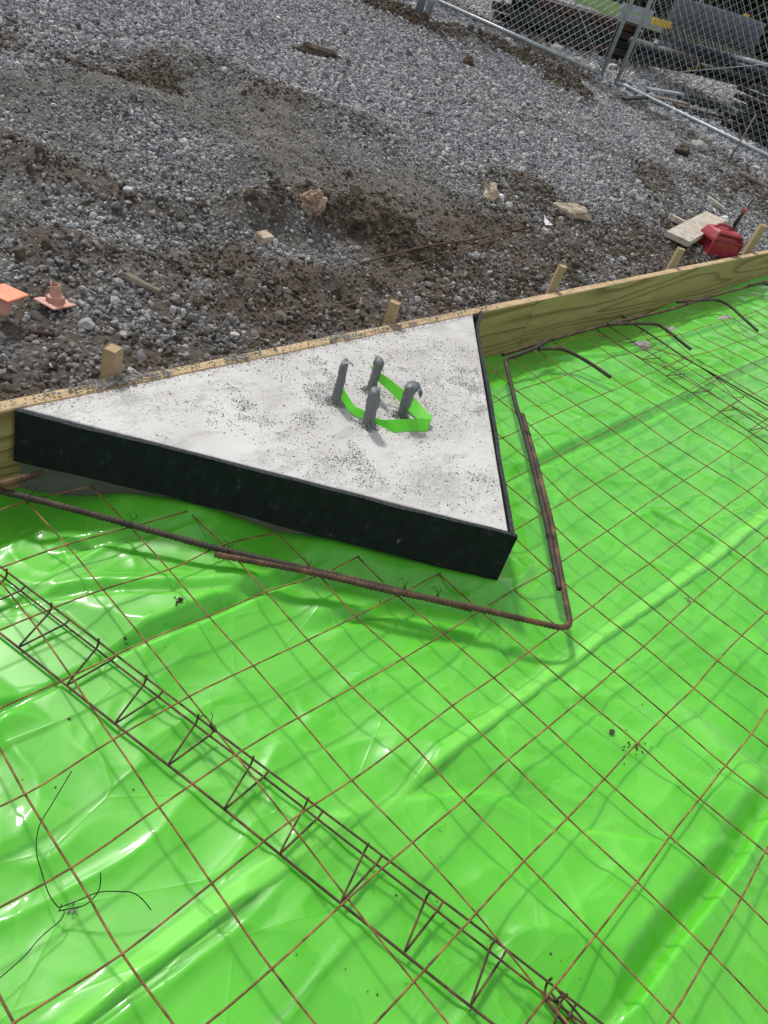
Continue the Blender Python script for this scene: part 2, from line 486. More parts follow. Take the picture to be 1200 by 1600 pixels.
def concrete_top():
    m_, nd, lk, bs = newmat('concrete')
    v = objco(nd, lk)
    n = N(nd, 'ShaderNodeTexNoise', Scale=4, Detail=8, Roughness=.6); lk.new(v, n.inputs['Vector'])
    c = ramp(nd, lk, n.outputs['Fac'], [(.3, (.43, .418, .392)), (.5, (.54, .53, .505)), (.7, (.61, .602, .58))])
    f = N(nd, 'ShaderNodeTexNoise', Scale=170, Detail=5, Roughness=.75); lk.new(v, f.inputs['Vector'])
    big = N(nd, 'ShaderNodeTexNoise', Scale=5.5, Detail=5, Roughness=.65); lk.new(v, big.inputs['Vector'])
    ad = nd.new('ShaderNodeMath'); ad.operation = 'MULTIPLY_ADD'; ad.inputs[1].default_value = .55
    lk.new(big.outputs['Fac'], ad.inputs[0]); lk.new(f.outputs['Fac'], ad.inputs[2])
    sp = ramp(nd, lk, ad.outputs[0], [(.85, g(0)), (.90, g(.6))])
    c = mixc(nd, lk, sp, c, (.24, .235, .23))
    st = N(nd, 'ShaderNodeTexNoise', Scale=7, Detail=9, Roughness=.7, Distortion=.6); lk.new(objco(nd, lk, (1, 2.4, 1), (0, 0, .35)), st.inputs['Vector'])
    c = mixc(nd, lk, ramp(nd, lk, st.outputs['Fac'], [(.50, g(0)), (.64, g(.5))]), c, (.29, .28, .26))
    lk.new(c, bs.inputs['Base Color']); bs.inputs['Roughness'].default_value = .85
    bs.inputs['Specular IOR Level'].default_value = .3
    bump(nd, lk, bs, ad.outputs[0], .5, .0015)
    return m_
M['concrete'] = concrete_top()
M['concside_shade'] = noisy('concrete_side_shaded', [(.3, (.10, .102, .092)), (.7, (.17, .172, .155))], 9, .85, 0, .002, 60)  # darker copy of the concrete, shade on the pad sides painted in

def ribbon_mat():
    m_, nd, lk, bs = newmat('green_ribbon')
    bs.inputs['Base Color'].default_value = (.20, .80, .055, 1)
    bs.inputs['Roughness'].default_value = .4
    bs.inputs['Transmission Weight'].default_value = 0
    tr = nd.new('ShaderNodeBsdfTranslucent'); tr.inputs['Color'].default_value = (.2, .85, .06, 1)
    mxs = nd.new('ShaderNodeMixShader'); mxs.inputs[0].default_value = .35
    out = nd['Material Output']
    lk.new(bs.outputs[0], mxs.inputs[1]); lk.new(tr.outputs[0], mxs.inputs[2]); lk.new(mxs.outputs[0], out.inputs['Surface'])
    return m_
M['ribbon'] = ribbon_mat()

# ------------------------------------------------------------------ site layout
HT = 0.15                                            # top of pad and form board
BY0, BS = 0.165, 0.0375                              # board front face: y = BY0 + BS*(x-.34)
def yb(x): return BY0 + BS * (x - .34)
BT = 0.038
PA = np.array([.343, .163]); PB = np.array([1.159, -.702]); PD = np.array([2.155, .2475])    # pad corners in plan

def base_h(x, y):
    d = np.maximum(y - yb(x) - .04, 0)
    z = .095 + .062 * 9 * (1 - np.exp(-d / 9))
    z = z + .048 * 11 * (1 - np.exp(-np.maximum(x - 1.4, 0) / 11)) * ss(0, 1.1, d) + .03 * np.maximum(x - 8.5, 0) * (x < 14) + .165 * (x >= 14)
    return z

def march(px, py, hf=base_h, dz=0.0):
    d = ray(px, py); t = .5
    while t < 60:
        p = CAM + d * t
        if p[2] < hf(np.array(p[0]), np.array(p[1])) + dz:
            a, b = t - .02, t
            for _ in range(20):
                c = (a + b) / 2; p = CAM + d * c
                if p[2] < hf(np.array(p[0]), np.array(p[1])) + dz: b = c
                else: a = c
            return p
        t += .02
    return CAM + d * 60

# ridges pushed up by the loader: pixel polyline -> ground, height, width
RIDGES = []
for pts, h, wd in (
        ([(40, 150), (120, 138), (215, 172)], .085, .16),
        ([(285, 118), (370, 130), (430, 168), (560, 208)], .095, .17),
        ([(-60, 215), (20, 245), (110, 290), (215, 330), (310, 340), (380, 345)], .075, .12),
        ([(260, 280), (345, 262), (470, 238), (560, 262)], .045, .12),
        ([(440, 350), (490, 338), (560, 345), (610, 372)], .10, .11),
        ([(600, 22), (700, 62), (780, 82), (850, 115), (890, 150)], .09, .16),
        ([(330, 470), (420, 430), (560, 440)], .03, .09),
        ([(-40, 330), (60, 380), (160, 400)], .03, .15)):
    W = [march(*p) for p in pts]
    k = max(1.0, np.mean([np.linalg.norm(q - CAM) for q in W]) / 3.2)
    RIDGES.append((W, h, wd * k ** .8))

def terrain(x, y):
    z = base_h(x, y)
    d = y - yb(x) - .04
    act = ss(0, .3, d)
    for W, h, wd in RIDGES:
        ds, t = seg_dist(x, y, W)
        wob = 1 + .7 * fbm(x * 3, y * 3, 31, 3)
        z = z + act * h * wob * np.exp(-(ds / wd) ** 2)
    z = z + act * (.05 * fbm(x * .9, y * .9, 3, 3) + (.05 * fbm(x * 3.3, y * 3.3, 5, 4) + .030 * fbm(x * 10, y * 10, 7, 3)) * np.clip(soilmask(x, y) + siltmask(x, y) + .15, 0, 1)) * (x < 11)
    return z

SILT = [march(*p)[:2] for p in ((-120, 170), (120, 110), (300, 105), (420, 140), (600, 215), (720, 270), (770, 330), (700, 400), (560, 430), (300, 430), (-60, 420), (-160, 300))]
def inpoly(x, y, P, soft):
    x = np.asarray(x, float); y = np.asarray(y, float)
    ins = np.zeros(x.shape, bool); n = len(P)
    for i in range(n):
        x1, y1 = P[i]; x2, y2 = P[(i + 1) % n]
        c = ((y1 > y) != (y2 > y)) & (x < (x2 - x1) * (y - y1) / (y2 - y1 + 1e-12) + x1)
        ins ^= c
    d, _ = seg_dist(x, y, list(P) + [P[0]])
    if soft > .1: d = d + np.where(ins, 1, -1) * (.9 * fbm(x * 1.1, y * 1.1, 301, 4) - .05)
    return ss(-soft, soft, np.where(ins, d, -d))
def siltmask(x, y):
    return np.clip(inpoly(x, y, SILT, .25) * (.62 + 2.2 * fbm(x * 1.7, y * 1.7, 41, 4)), 0, 1)
LUMP = RIDGES[5][0]
def soilmask(x, y):
    d = y - yb(x) - .04
    near = ss(.74 + .30 * ss(1.2, 2.2, x), .12 + .2 * ss(1.2, 2.2, x), d + .35 * fbm(x * 1.3, y * 1.3, 51, 3) * 2 - .25 * ss(2.2, 1.0, x) * 0) * ss(6.3, 4.6, x)
    ds, _ = seg_dist(x, y, LUMP)
    r1, _ = seg_dist(x, y, RIDGES[4][0]); r2, _ = seg_dist(x, y, RIDGES[1][0]); r3, _ = seg_dist(x, y, RIDGES[2][0])
    m_ = np.maximum(near, ss(.34, .12, ds))
    m_ = np.maximum(m_, .75 * ss(.32, .06, r1))
    m_ = np.maximum(m_, .8 * ss(.51, .66, fbm(x * 1.6 + 3, y * 1.6, 311, 4) + .5) * ss(4.2, 2.8, y + .25 * x)); m_ = np.maximum(m_, .45 * ss(.25, .03, r2)); m_ = np.maximum(m_, .6 * ss(.24, .04, r3))
    # brown strip along the fence
    fd, _ = seg_dist(x, y, [(8.7, 9), (8.25, 4.6), (7.75, 2.4), (7.2, 1.0), (6.6, .2)])
    m_ = np.maximum(m_, .75 * ss(.42, .12, fd))
    return np.clip(m_ * (1 + 1.6 * fbm(x * 5, y * 5, 61, 3)), 0, 1)

# ------------------------------------------------------------------ ground sheet
def axis(lo, hi, step, far0, far1, grow=1.22):
    a = list(np.arange(lo, hi, step)); s = step; v = a[-1]
    while v < far1: s = min(s * grow, 60); v += s; a.append(v)
    s = step; v = lo; pre = []
    while v > far0: s = min(s * grow, 60); v -= s; pre.append(v)
    return np.array(pre[::-1] + a)
gx = axis(-1.0, 9.5, .022, -300, 900); gy = axis(.16, 7.5, .022, -300, 900)
X, Y = np.meshgrid(gx, gy)
d = Y - yb(X) - .036
Z = np.where(d < 0, -.16, 0) + np.where(d >= 0, terrain(X, Y), 0)
soil = soilmask(X, Y); silt = siltmask(X, Y)
GL = [march(*p)[:2] for p in ((560, -14), (700, 4), (760, 10), (860, 22))]
# lawn starts beyond the storage yard
gl0 = np.array([9.0, 9.0]); gl1 = np.array([12.2, 3.0])
gn = np.array([gl1[1] - gl0[1], -(gl1[0] - gl0[0])]); gn = -gn / np.linalg.norm(gn)
grass = ss(0, .4, (X - gl0[0]) * gn[0] + (Y - gl0[1]) * gn[1] + .5 * fbm(X, Y, 71, 3))
Z = Z + np.where((d >= 0) & (X < 9.5) & (Y < 7.5), .014 * fbm(X * 22, Y * 22, 81, 3), 0)
nx, ny = len(gx), len(gy)
I = np.arange(nx * ny).reshape(ny, nx)
F = np.stack([I[:-1, :-1], I[:-1, 1:], I[1:, 1:], I[1:, :-1]], -1).reshape(-1, 4)
o = npmesh('ground', np.stack([X, Y, Z], -1).reshape(-1, 3), F, M['ground'], True,
           {'soil': soil.ravel(), 'silt': silt.ravel(), 'grass': grass.ravel()})
tag(o, kind='structure')

def TH(x, y):
    return float(terrain(np.array(float(x)), np.array(float(y))))
def gpt(px, py, dz=0.0):
    p = march(px, py, terrain)
    return np.array([p[0], p[1], p[2] + dz])

# ------------------------------------------------------------------ loose stones
t_ = (1 + 5 ** .5) / 2
ICO = np.array([(-1, t_, 0), (1, t_, 0), (-1, -t_, 0), (1, -t_, 0), (0, -1, t_), (0, 1, t_), (0, -1, -t_), (0, 1, -t_), (t_, 0, -1), (t_, 0, 1), (-t_, 0, -1), (-t_, 0, 1)]) / math.hypot(1, t_)
ICF = np.array([(0, 11, 5), (0, 5, 1), (0, 1, 7), (0, 7, 10), (0, 10, 11), (1, 5, 9), (5, 11, 4), (11, 10, 2), (10, 7, 6), (7, 1, 8), (3, 9, 4), (3, 4, 2), (3, 2, 6), (3, 6, 8), (3, 8, 9), (4, 9, 5), (2, 4, 11), (6, 2, 10), (8, 6, 7), (9, 8, 1)])
def stones(name, P, size, rnd, soilv, mat, rough=.28, flat=(.45, .85), siltv=None):
    n = len(P)
    V = np.repeat(ICO[None], n, 0) * (1 + rough * rng.uniform(-1, 1, (n, 12, 1)))
    V = V + rough * .35 * rng.uniform(-1, 1, (n, 12, 3))
    sc3 = np.stack([np.ones(n), rng.uniform(.6, 1, n), rng.uniform(*flat, n)], -1)
    V = V * sc3[:, None, :] * size[:, None, None]
    q = rng.normal(size=(n, 4)); q[:, 0] += 1.2; q /= np.linalg.norm(q, axis=1)[:, None]
    w_, a, b, c = q.T
    RM = np.stack([1 - 2 * (b * b + c * c), 2 * (a * b - c * w_), 2 * (a * c + b * w_), 2 * (a * b + c * w_), 1 - 2 * (a * a + c * c), 2 * (b * c - a * w_),
                   2 * (a * c - b * w_), 2 * (b * c + a * w_), 1 - 2 * (a * a + b * b)], -1).reshape(n, 3, 3)
    an = rng.uniform(0, 6.283, n); ca, sa = np.cos(an), np.sin(an); z0 = np.zeros(n); o1 = np.ones(n)
    RZ = np.stack([ca, -sa, z0, sa, ca, z0, z0, z0, o1], -1).reshape(n, 3, 3)
    V = np.einsum('nij,nkj->nki', RZ @ RM, V) + P[:, None, :]
    F = (ICF[None] + (np.arange(n) * 12)[:, None, None]).reshape(-1, 3)
    at = {'rnd': np.repeat(rnd, 12), 'soil': np.repeat(soilv, 12)}
    if siltv is not None: at['silt'] = np.repeat(siltv, 12)
    return npmesh(name, V.reshape(-1, 3), F, mat, False, at)

def infr(P, mg=.16):
    Q = (P - CAM) @ R.T
    u = 600 + FPX * Q[:, 0] / Q[:, 2]; v = 800 + FPX * Q[:, 1] / Q[:, 2]
    return (Q[:, 2] > .1) & (u > -1200 * mg) & (u < 1200 * (1 + mg)) & (v > -1600 * .05) & (v < 1600)

def scatter(nmax, x0, x1, y0, y1):
    x = rng.uniform(x0, x1, nmax); y = rng.uniform(y0, y1, nmax)
    k = y > yb(x) + .05
    x, y = x[k], y[k]
    P0 = np.stack([x, y, base_h(x, y)], -1)
    k = infr(P0)
    return x[k], y[k]

def build_gravel():
    x, y = scatter(700000, -1.0, 9.2, .2, 9.5)
    dist = np.hypot(x - CAM[0], y - CAM[1])
    s, si = soilmask(x, y), siltmask(x, y)
    keep = rng.uniform(size=len(x)) < np.clip(1 - .75 * s - .12 * si * (.6 + fbm(x * 4, y * 4, 91, 3) * 2), .06, 1) * np.clip(1.25 - dist * .06, .55, 1)
    x, y, s, si, dist = x[keep], y[keep], s[keep], si[keep], dist[keep]
    size = np.exp(rng.normal(math.log(.0076), .36, len(x))) * (1 - .52 * si) * (1 + .035 * np.maximum(dist - 3, 0))
    big = rng.uniform(size=len(x)) < .008; size = np.where(big, size * rng.uniform(1.5, 2.2, len(x)), size); size = np.minimum(size, .017 + .004 * dist)
    z = terrain(x, y) + size * rng.uniform(-.15, .55, len(x))
    rnd = np.clip(rng.beta(2.2, 2.0, len(x)) * .93 + (rng.uniform(size=len(x)) < .02) * .3, 0, 1)
    sv_ = np.clip(.85 * s * rng.uniform(.2, 1.1, len(x)), 0, 1); siv = np.clip(si * rng.uniform(.25, 1.1, len(x)) * .85 + .03, 0, 1)
    o = stones('gravel', np.stack([x, y, z], -1), size, rnd, sv_, M['stone'], siltv=siv)
    tag(o, 'grey crushed stone gravel covering the slope behind the form board', 'gravel', kind='stuff')
    print('gravel', len(x))
    x, y = scatter(420000, -1.0, 9.2, .2, 9.0)
    s, si = soilmask(x, y), siltmask(x, y)
    keep = rng.uniform(size=len(x)) < np.clip(1.0 * s * (.7 + 2.5 * fbm(x * 2.5, y * 2.5, 95, 3)) + .05 * si, 0, 1)
    x, y, s = x[keep], y[keep], s[keep]; lump = np.maximum(ss(.45, .15, seg_dist(x, y, LUMP)[0]), .6 * ss(.35, .1, seg_dist(x, y, RIDGES[4][0])[0]))
    size = np.minimum(np.exp(rng.normal(math.log(.0056), .5, len(x))), .024) * (1 + 1.0 * lump)
    z = terrain(x, y) + size * rng.uniform(-.2, .5, len(x))
    o = stones('soil_clods', np.stack([x, y, z], -1), size, rng.uniform(size=len(x)), np.ones(len(x)), M['soilclod'], .35, (.5, .9))
    tag(o, 'dark brown crumbly soil clods turned up along the board and the ridges', 'soil', kind='stuff')
    print('clods', len(x))
    # pale stone of the storage yard behind the fence
    x = rng.uniform(6.8, 14.5, 60000); y = rng.uniform(-1.5, 10, 60000)
    fx = np.interp(y, [0, 1.2, 3.3, 6.3, 9], [7.2, 7.75, 8.1, 8.6, 9.0])
    k = (x > fx) & (infr(np.stack([x, y, base_h(x, y)], -1)))
    x, y = x[k], y[k]
    size = np.exp(rng.normal(math.log(.021), .35, len(x)))
    z = terrain(x, y) + size * rng.uniform(-.1, .5, len(x))
    o = stones('yard_gravel', np.stack([x, y, z], -1), size, np.clip(rng.beta(3, 1.6, len(x)), 0, .95), np.zeros(len(x)), M['stone'])
    tag(o, 'pale coarse stone covering the storage yard beyond the chain link gates', 'gravel', kind='stuff')
    print('yard', len(x))
build_gravel()

# ------------------------------------------------------------------ green vapour sheet
FOLDS = []   # (px polyline, height, slope width on the far side, tail, lip)
for pts, h, wd, tail in (
        ([(600, 1268), (700, 1190), (830, 1090), (940, 1005), (1060, 920), (1130, 870), (1200, 812), (1260, 770)], .015, .0055, .09),
        ([(60, 1660), (200, 1550), (330, 1445), (460, 1352), (590, 1262)], .018, .0060, .09),
        ([(880, 1660), (960, 1590), (1040, 1480), (1110, 1390), (1175, 1290), (1230, 1220)], .048, .060, .14),
        ([(-60, 1140), (60, 1085), (160, 1032), (330, 962), (520, 880)], .034, .035, .12),
        ([(790, 752), (900, 705), (1000, 662), (1110, 610), (1200, 568), (1280, 535)], .030, .045, .15),
        ([(560, 1240), (760, 1230), (900, 1290), (1060, 1330), (1160, 1300)], .017, .08, .20),
        ([(60, 870), (220, 850), (330, 830), (440, 850)], .020, .035, .12),
        ([(0, 950), (130, 930), (300, 935), (420, 925)], .018, .03, .09),
        ([(470, 985), (620, 960), (760, 990), (800, 1040)], .014, .04, .10),
        ([(1000, 790), (1100, 840), (1230, 920)], .010, .012, .09),
        ([(690, 900), (780, 940), (820, 925), (850, 880)], .010, .03, .07),
        ([(880, 1090), (980, 1140), (1100, 1240)], .010, .05, .12),
        ([(860, 560), (960, 560), (1100, 520), (1200, 490)], .016, .03, .10)):
    FOLDS.append(([un(a, b, -.055)[:2] for a, b in pts], h, wd, tail))

def _bl(a, b, zz, e0, e1):
    p, q = un(*a, zz)[:2], un(*b, zz)[:2]; d_ = (q - p) / np.linalg.norm(q - p)
    return (p - d_ * e0, q + d_ * e1, zz - .0065)
BOLS = [_bl((-20, 955), (720, 1520), -.046, .3, .5), _bl((957, 520), (1176, 661), -.040, .15, 1.6)]
EDGE_F = [(.0, -.086), (.35, -.08), (.42, -.053), (.52, -.002), (.63, .013), (.77, -.022), (.87, .0), (.985, -.001), (1.076, .006), (1.174, .012)]
def crest_light_mask(x, y):  # strips behind the lip folds that get the painted sunlight
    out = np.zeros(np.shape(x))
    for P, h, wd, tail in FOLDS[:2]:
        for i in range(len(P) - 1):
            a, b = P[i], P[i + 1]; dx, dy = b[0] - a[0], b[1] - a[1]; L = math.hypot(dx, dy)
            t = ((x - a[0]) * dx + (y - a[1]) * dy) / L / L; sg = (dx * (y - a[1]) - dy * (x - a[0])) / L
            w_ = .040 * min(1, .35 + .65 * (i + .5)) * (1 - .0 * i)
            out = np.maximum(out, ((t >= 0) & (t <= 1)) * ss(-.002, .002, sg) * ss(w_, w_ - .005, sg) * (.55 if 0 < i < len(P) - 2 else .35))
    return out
def sheet_h(x, y):
    z = np.full(np.shape(x), -.064)
    wx = x + .25 * fbm(x * 1.7, y * 1.7, 101, 2); wy = y + .25 * fbm(x * 1.7 + 5, y * 1.7, 103, 2)
    z = z + .012 * fbm(wx * 2.3, wy * 4.0, 105, 2)
    r = 1 - np.abs(fbm(wx * 2.6 + 3, wy * 6.0, 111, 2)) * 4
    z = z + .006 * np.clip(r, 0, 1) ** 3
    r2 = 1 - np.abs(fbm(wx * 7 + wy * 3, wy * 5 - wx * 2, 117, 2)) * 4
    z = z + .0028 * np.clip(r2, 0, 1) ** 4
    far = ss(1.5, 3.0, x)
    z = z + far * .004 * (1 - np.abs(np.sin(x * 8.2 + 2 * fbm(x * 2, y * 2, 121, 2)))) ** 5
    # lively crumples near the left side
    lf = ss(.9, .1, x + .8 * y + .3)
    r3 = 1 - np.abs(fbm(wx * 5, wy * 7, 131, 2)) * 4
    z = z + lf * .0035 * np.clip(r3, 0, 1) ** 2
    for P, h, wd, tail in FOLDS:
        n = len(P) - 1
        best = np.full(np.shape(x), 1e9); sg = np.zeros(np.shape(x)); par = np.zeros(np.shape(x))
        for i in range(n):
            a, b = P[i], P[i + 1]; dx, dy = b[0] - a[0], b[1] - a[1]; L = dx * dx + dy * dy
            t = np.clip(((x - a[0]) * dx + (y - a[1]) * dy) / L, 0, 1)
            ex, ey = x - a[0] - t * dx, y - a[1] - t * dy
            dd = np.hypot(ex, ey); m_ = dd < best
            best = np.where(m_, dd, best); sg = np.where(m_, np.sign(dx * ey - dy * ex), sg); par = np.where(m_, (i + t) / n, par)
        s = best * sg
        s = s + .006 * fbm(x * 4, y * 4, 141, 2)
        tp = ss(0, .12, par) * ss(1, .88, par)
        if wd < .02:      # overlapping lip: steep edge towards the camera, short slope behind
            up = np.where(s > 0, ss(0, wd, s) * (.25 * np.exp(-s / tail) + .75 * np.clip(1 - (s - wd) / .042, 0, 1)), 0)
        else:             # valley crease
            up = np.where(s > 0, ss(0, wd, s) * np.exp(-np.maximum(s - wd, 0) / tail), .55 * ss(0, .018, -s) * np.exp(-np.maximum(-s - .018, 0) / (tail * .6)))
        z = z + h * tp * up
    z = np.where(z > -.030, -.030 + .022 * np.tanh((z + .030) / .022), z)
    for q0, q1, zz in BOLS:
        ds, _ = seg_dist(x, y, [q0, q1])
        z = np.minimum(z, zz + .30 * np.maximum(ds - .085, 0))
    # rises against the pad
    dF, tF = seg_dist(x, y, [PA, PB]); xe = PA[0] + (PB[0] - PA[0]) * tF
    ze = np.interp(xe, [e[0] for e in EDGE_F], [e[1] for e in EDGE_F])
    k = np.exp(-(dF / .10) ** 1.5)
    z = z * (1 - k) + (ze + .006 * fbm(x * 12, y * 12, 151, 2)) * k
    dR, tR = seg_dist(x, y, [PB, PD])
    zr = .0 - .075 * tR
    k = np.exp(-(dR / .07) ** 1.5) * (1 - np.exp(-(dF / .10) ** 1.5))
    z = z * (1 - k) + zr * k
    # meets the board
    db = yb(x) - y
    eb = np.interp(x, [-1, .3, 2.3, 2.6, 2.95, 3.3, 3.6, 3.7, 3.9, 4.15, 4.33, 4.5, 4.7, 4.95, 5.2, 5.5, 5.8, 6.1, 7.5],
                   [-.08, -.08, -.075, -.092, -.09, -.07, -.10, -.075, -.098, -.075, -.058, -.082, -.10, -.09, -.07, -.06, -.05, -.046, -.06])
    k = np.exp(-(np.maximum(db, 0) / .13) ** 1.6)
    z = z * (1 - k) + (eb + .01 * fbm(x * 8, y * 8, 161, 3)) * k
    return z

sx = np.concatenate([np.arange(-.9, 2.6, .0058), np.arange(2.6, 7.4, .013)])
sv2 = np.linspace(0, 1, 600) ** 1.0
SX, SV = np.meshgrid(sx, sv2)
ymax = yb(SX) - .003
SY = -3.0 + (ymax + 3.0) * SV
# trim the part never seen, far right and behind the camera, by keeping only a generous frame
SZ = sheet_h(SX, SY)
nx, ny = len(sx), len(sv2)
I = np.arange(nx * ny).reshape(ny, nx)
F = np.stack([I[:-1, :-1], I[:-1, 1:], I[1:, 1:], I[1:, :-1]], -1).reshape(-1, 4)
V = np.stack([SX, SY, SZ], -1).reshape(-1, 3)
Q = (V - CAM) @ R.T
u = 600 + FPX * Q[:, 0] / np.maximum(Q[:, 2], .01); v = 800 + FPX * Q[:, 1] / np.maximum(Q[:, 2], .01)
inpad = inpoly(V[:, 0], V[:, 1], [PA, PB, PD], .0001) > .999
dp_, _ = seg_dist(V[:, 0], V[:, 1], [PA, PB, PD, PA])
bad = (Q[:, 2] < .05) | (u < -500) | (u > 1900) | (v > 2300) | (inpad & (dp_ > .02))
F = F[~bad[F].any(1)]
us, inv = np.unique(F, return_inverse=True)
o = npmesh('vapor_barrier', V[us], inv.reshape(F.shape), M['sheet'], True, {'crest_light': crest_light_mask(V[us][:, 0], V[us][:, 1])})
tag(o, 'bright green plastic sheet spread wrinkled over the ground inside the form', 'plastic sheet')

def SH(x, y): return float(sheet_h(np.array([float(x)]), np.array([float(y)]))[0])

# ------------------------------------------------------------------ pad
def prism(poly, z0, z1, top_inset=0.0, mat=None, name='slab', parent=None):
    P = [np.array(p[:2]) for p in poly]
    n = len(P); c = sum(P) / n
    V = []
    def ins(p, k):
        i = [j for j in range(n) if np.allclose(P[j], p)][0]
        a = P[i - 1] - p; b = P[(i + 1) % n] - p
        a = a / np.linalg.norm(a); b = b / np.linalg.norm(b)
        s = math.sqrt(max(1e-6, (1 - float(a @ b)) / 2)); dd = (a + b) / np.linalg.norm(a + b)
        return p + dd * (k / s)
    rings = [(z0, 0), (z1 - top_inset, 0), (z1 - top_inset * .3, top_inset * .3), (z1, top_inset)] if top_inset else [(z0, 0), (z1, 0)]
    for z, k in rings:
        for p in P:
            q = ins(p, k) if k else p
            V.append((q[0], q[1], z))
    F = []
    for r_ in range(len(rings) - 1):
        for i in range(n):
            j = (i + 1) % n
            F.append((r_ * n + i, r_ * n + j, (r_ + 1) * n + j, (r_ + 1) * n + i))
    F.append(tuple((len(rings) - 1) * n + i for i in range(n)))
    return mkmesh(name, V, F, mat, parent)
pad = empty('concrete_pad', (0, 0, 0))
tag(pad, 'triangular light grey concrete pad edged in black felt with four taped bolts', 'concrete pad')
eps = .0125
nF = np.array([-(PB - PA)[1], (PB - PA)[0]]); nF = nF / np.linalg.norm(nF)
if nF @ ((PA + PB) / 2 - PD) < 0: nF = -nF
nR = np.array([-(PD - PB)[1], (PD - PB)[0]]); nR = nR / np.linalg.norm(nR)
if nR @ ((PD + PB) / 2 - PA) < 0: nR = -nR
def inters(p, d1, q, d2):
    A_ = np.array([[d1[0], -d2[0]], [d1[1], -d2[1]]]); t = np.linalg.solve(A_, q - p); return p + d1 * t[0]
dF_, dR_ = PB - PA, PD - PB
iB = inters(PA - nF * eps, dF_, PD - nR * eps, dR_)
bl0 = np.array([0., yb(0) - .001]); bld = np.array([1., BS])
iA = inters(PA - nF * eps, dF_, bl0, bld); iD = inters(PD - nR * eps, dR_, bl0, bld)
slab = prism([iA, iB, iD], -.14, HT, .004, None, 'slab', pad)
slab.data.materials.append(M['concrete']); slab.data.materials.append(M['concside_shade'])
for p in slab.data.polygons:
    if p.center.z < .1: p.material_index = 1
# pour visible under the felt: its shade is put into the darker side colour
feltF = PA + nF * 0
def felt_strip(P0, P1, nrm, ext0, ext1, ztop, zbot, name, wav, curl=0, label=None):
    """felt strip of thickness eps outside P0-P1"""
    L = np.linalg.norm(P1 - P0); dr = (P1 - P0) / L
    n = 90; V = []; rows = [0, .25, .5, .75, 1]
    for i in range(n + 1):
        s = -ext0 + (L + ext0 + ext1) * i / n; c = P0 + dr * s
        zt = ztop + .0035 * (float(fbm(np.array(s * 9.), np.array(3.), 171, 3)) * 2) ; zb = zbot(s / L) + .004 * float(fbm(np.array(s * 14.), np.array(8.), 173, 3)) * 2
        cu = curl * ss(.86, 1.0, s / L) if curl else 0
        for k in rows:
            z = zt + (zb - zt) * k
            lean = .004 + wav * k + .003 * float(fbm(np.array(s * 6.), np.array(k * 2), 177, 2)) * 2 + cu * (1 - k * .6)
            for e in (0, 1):
                q = c + nrm * (-eps + e * (eps - .001) + lean)
                V.append((q[0], q[1], z + cu * .5 * (1 - k)))
    F = []; m_ = len(rows) * 2
    for i in range(n):
        for k in range(len(rows) - 1):
            for e in (0, 1):
                a = i * m_ + k * 2 + e; F.append((a, a + m_, a + m_ + 2, a + 2) if e == 0 else (a, a + 2, a + m_ + 2, a + m_))
        a = i * m_; F.append((a, a + 1, a + m_ + 1, a + m_)); a = i * m_ + m_ - 2; F.append((a, a + m_, a + m_ + 1, a + 1))
    for a, rev in ((0, False), (n * m_, True)):
        for k in range(len(rows) - 1):
            f_ = (a + k * 2, a + k * 2 + 2, a + k * 2 + 3, a + k * 2 + 1); F.append(f_[::-1] if rev else f_)
    o = mkmesh(name, V, F, M['felt'], pad)
    o.data.materials.append(M['felt_edge'])
    for p in o.data.polygons:
        if p.normal.z > .8: p.material_index = 1
    return o
f1 = felt_strip(PA, PB, nF, -.004, .010, HT + .001, lambda t: np.interp(t, [0, .3, .55, .8, 1], [.017, .022, .016, .010, .012]), 'joint_felt', .010)
f2 = felt_strip(PB, PD, nR, .0, -.012, HT + .003, lambda t: np.interp(t, [0, .1, 1], [.012, .014, .016]), 'joint_felt', -.002, .022)

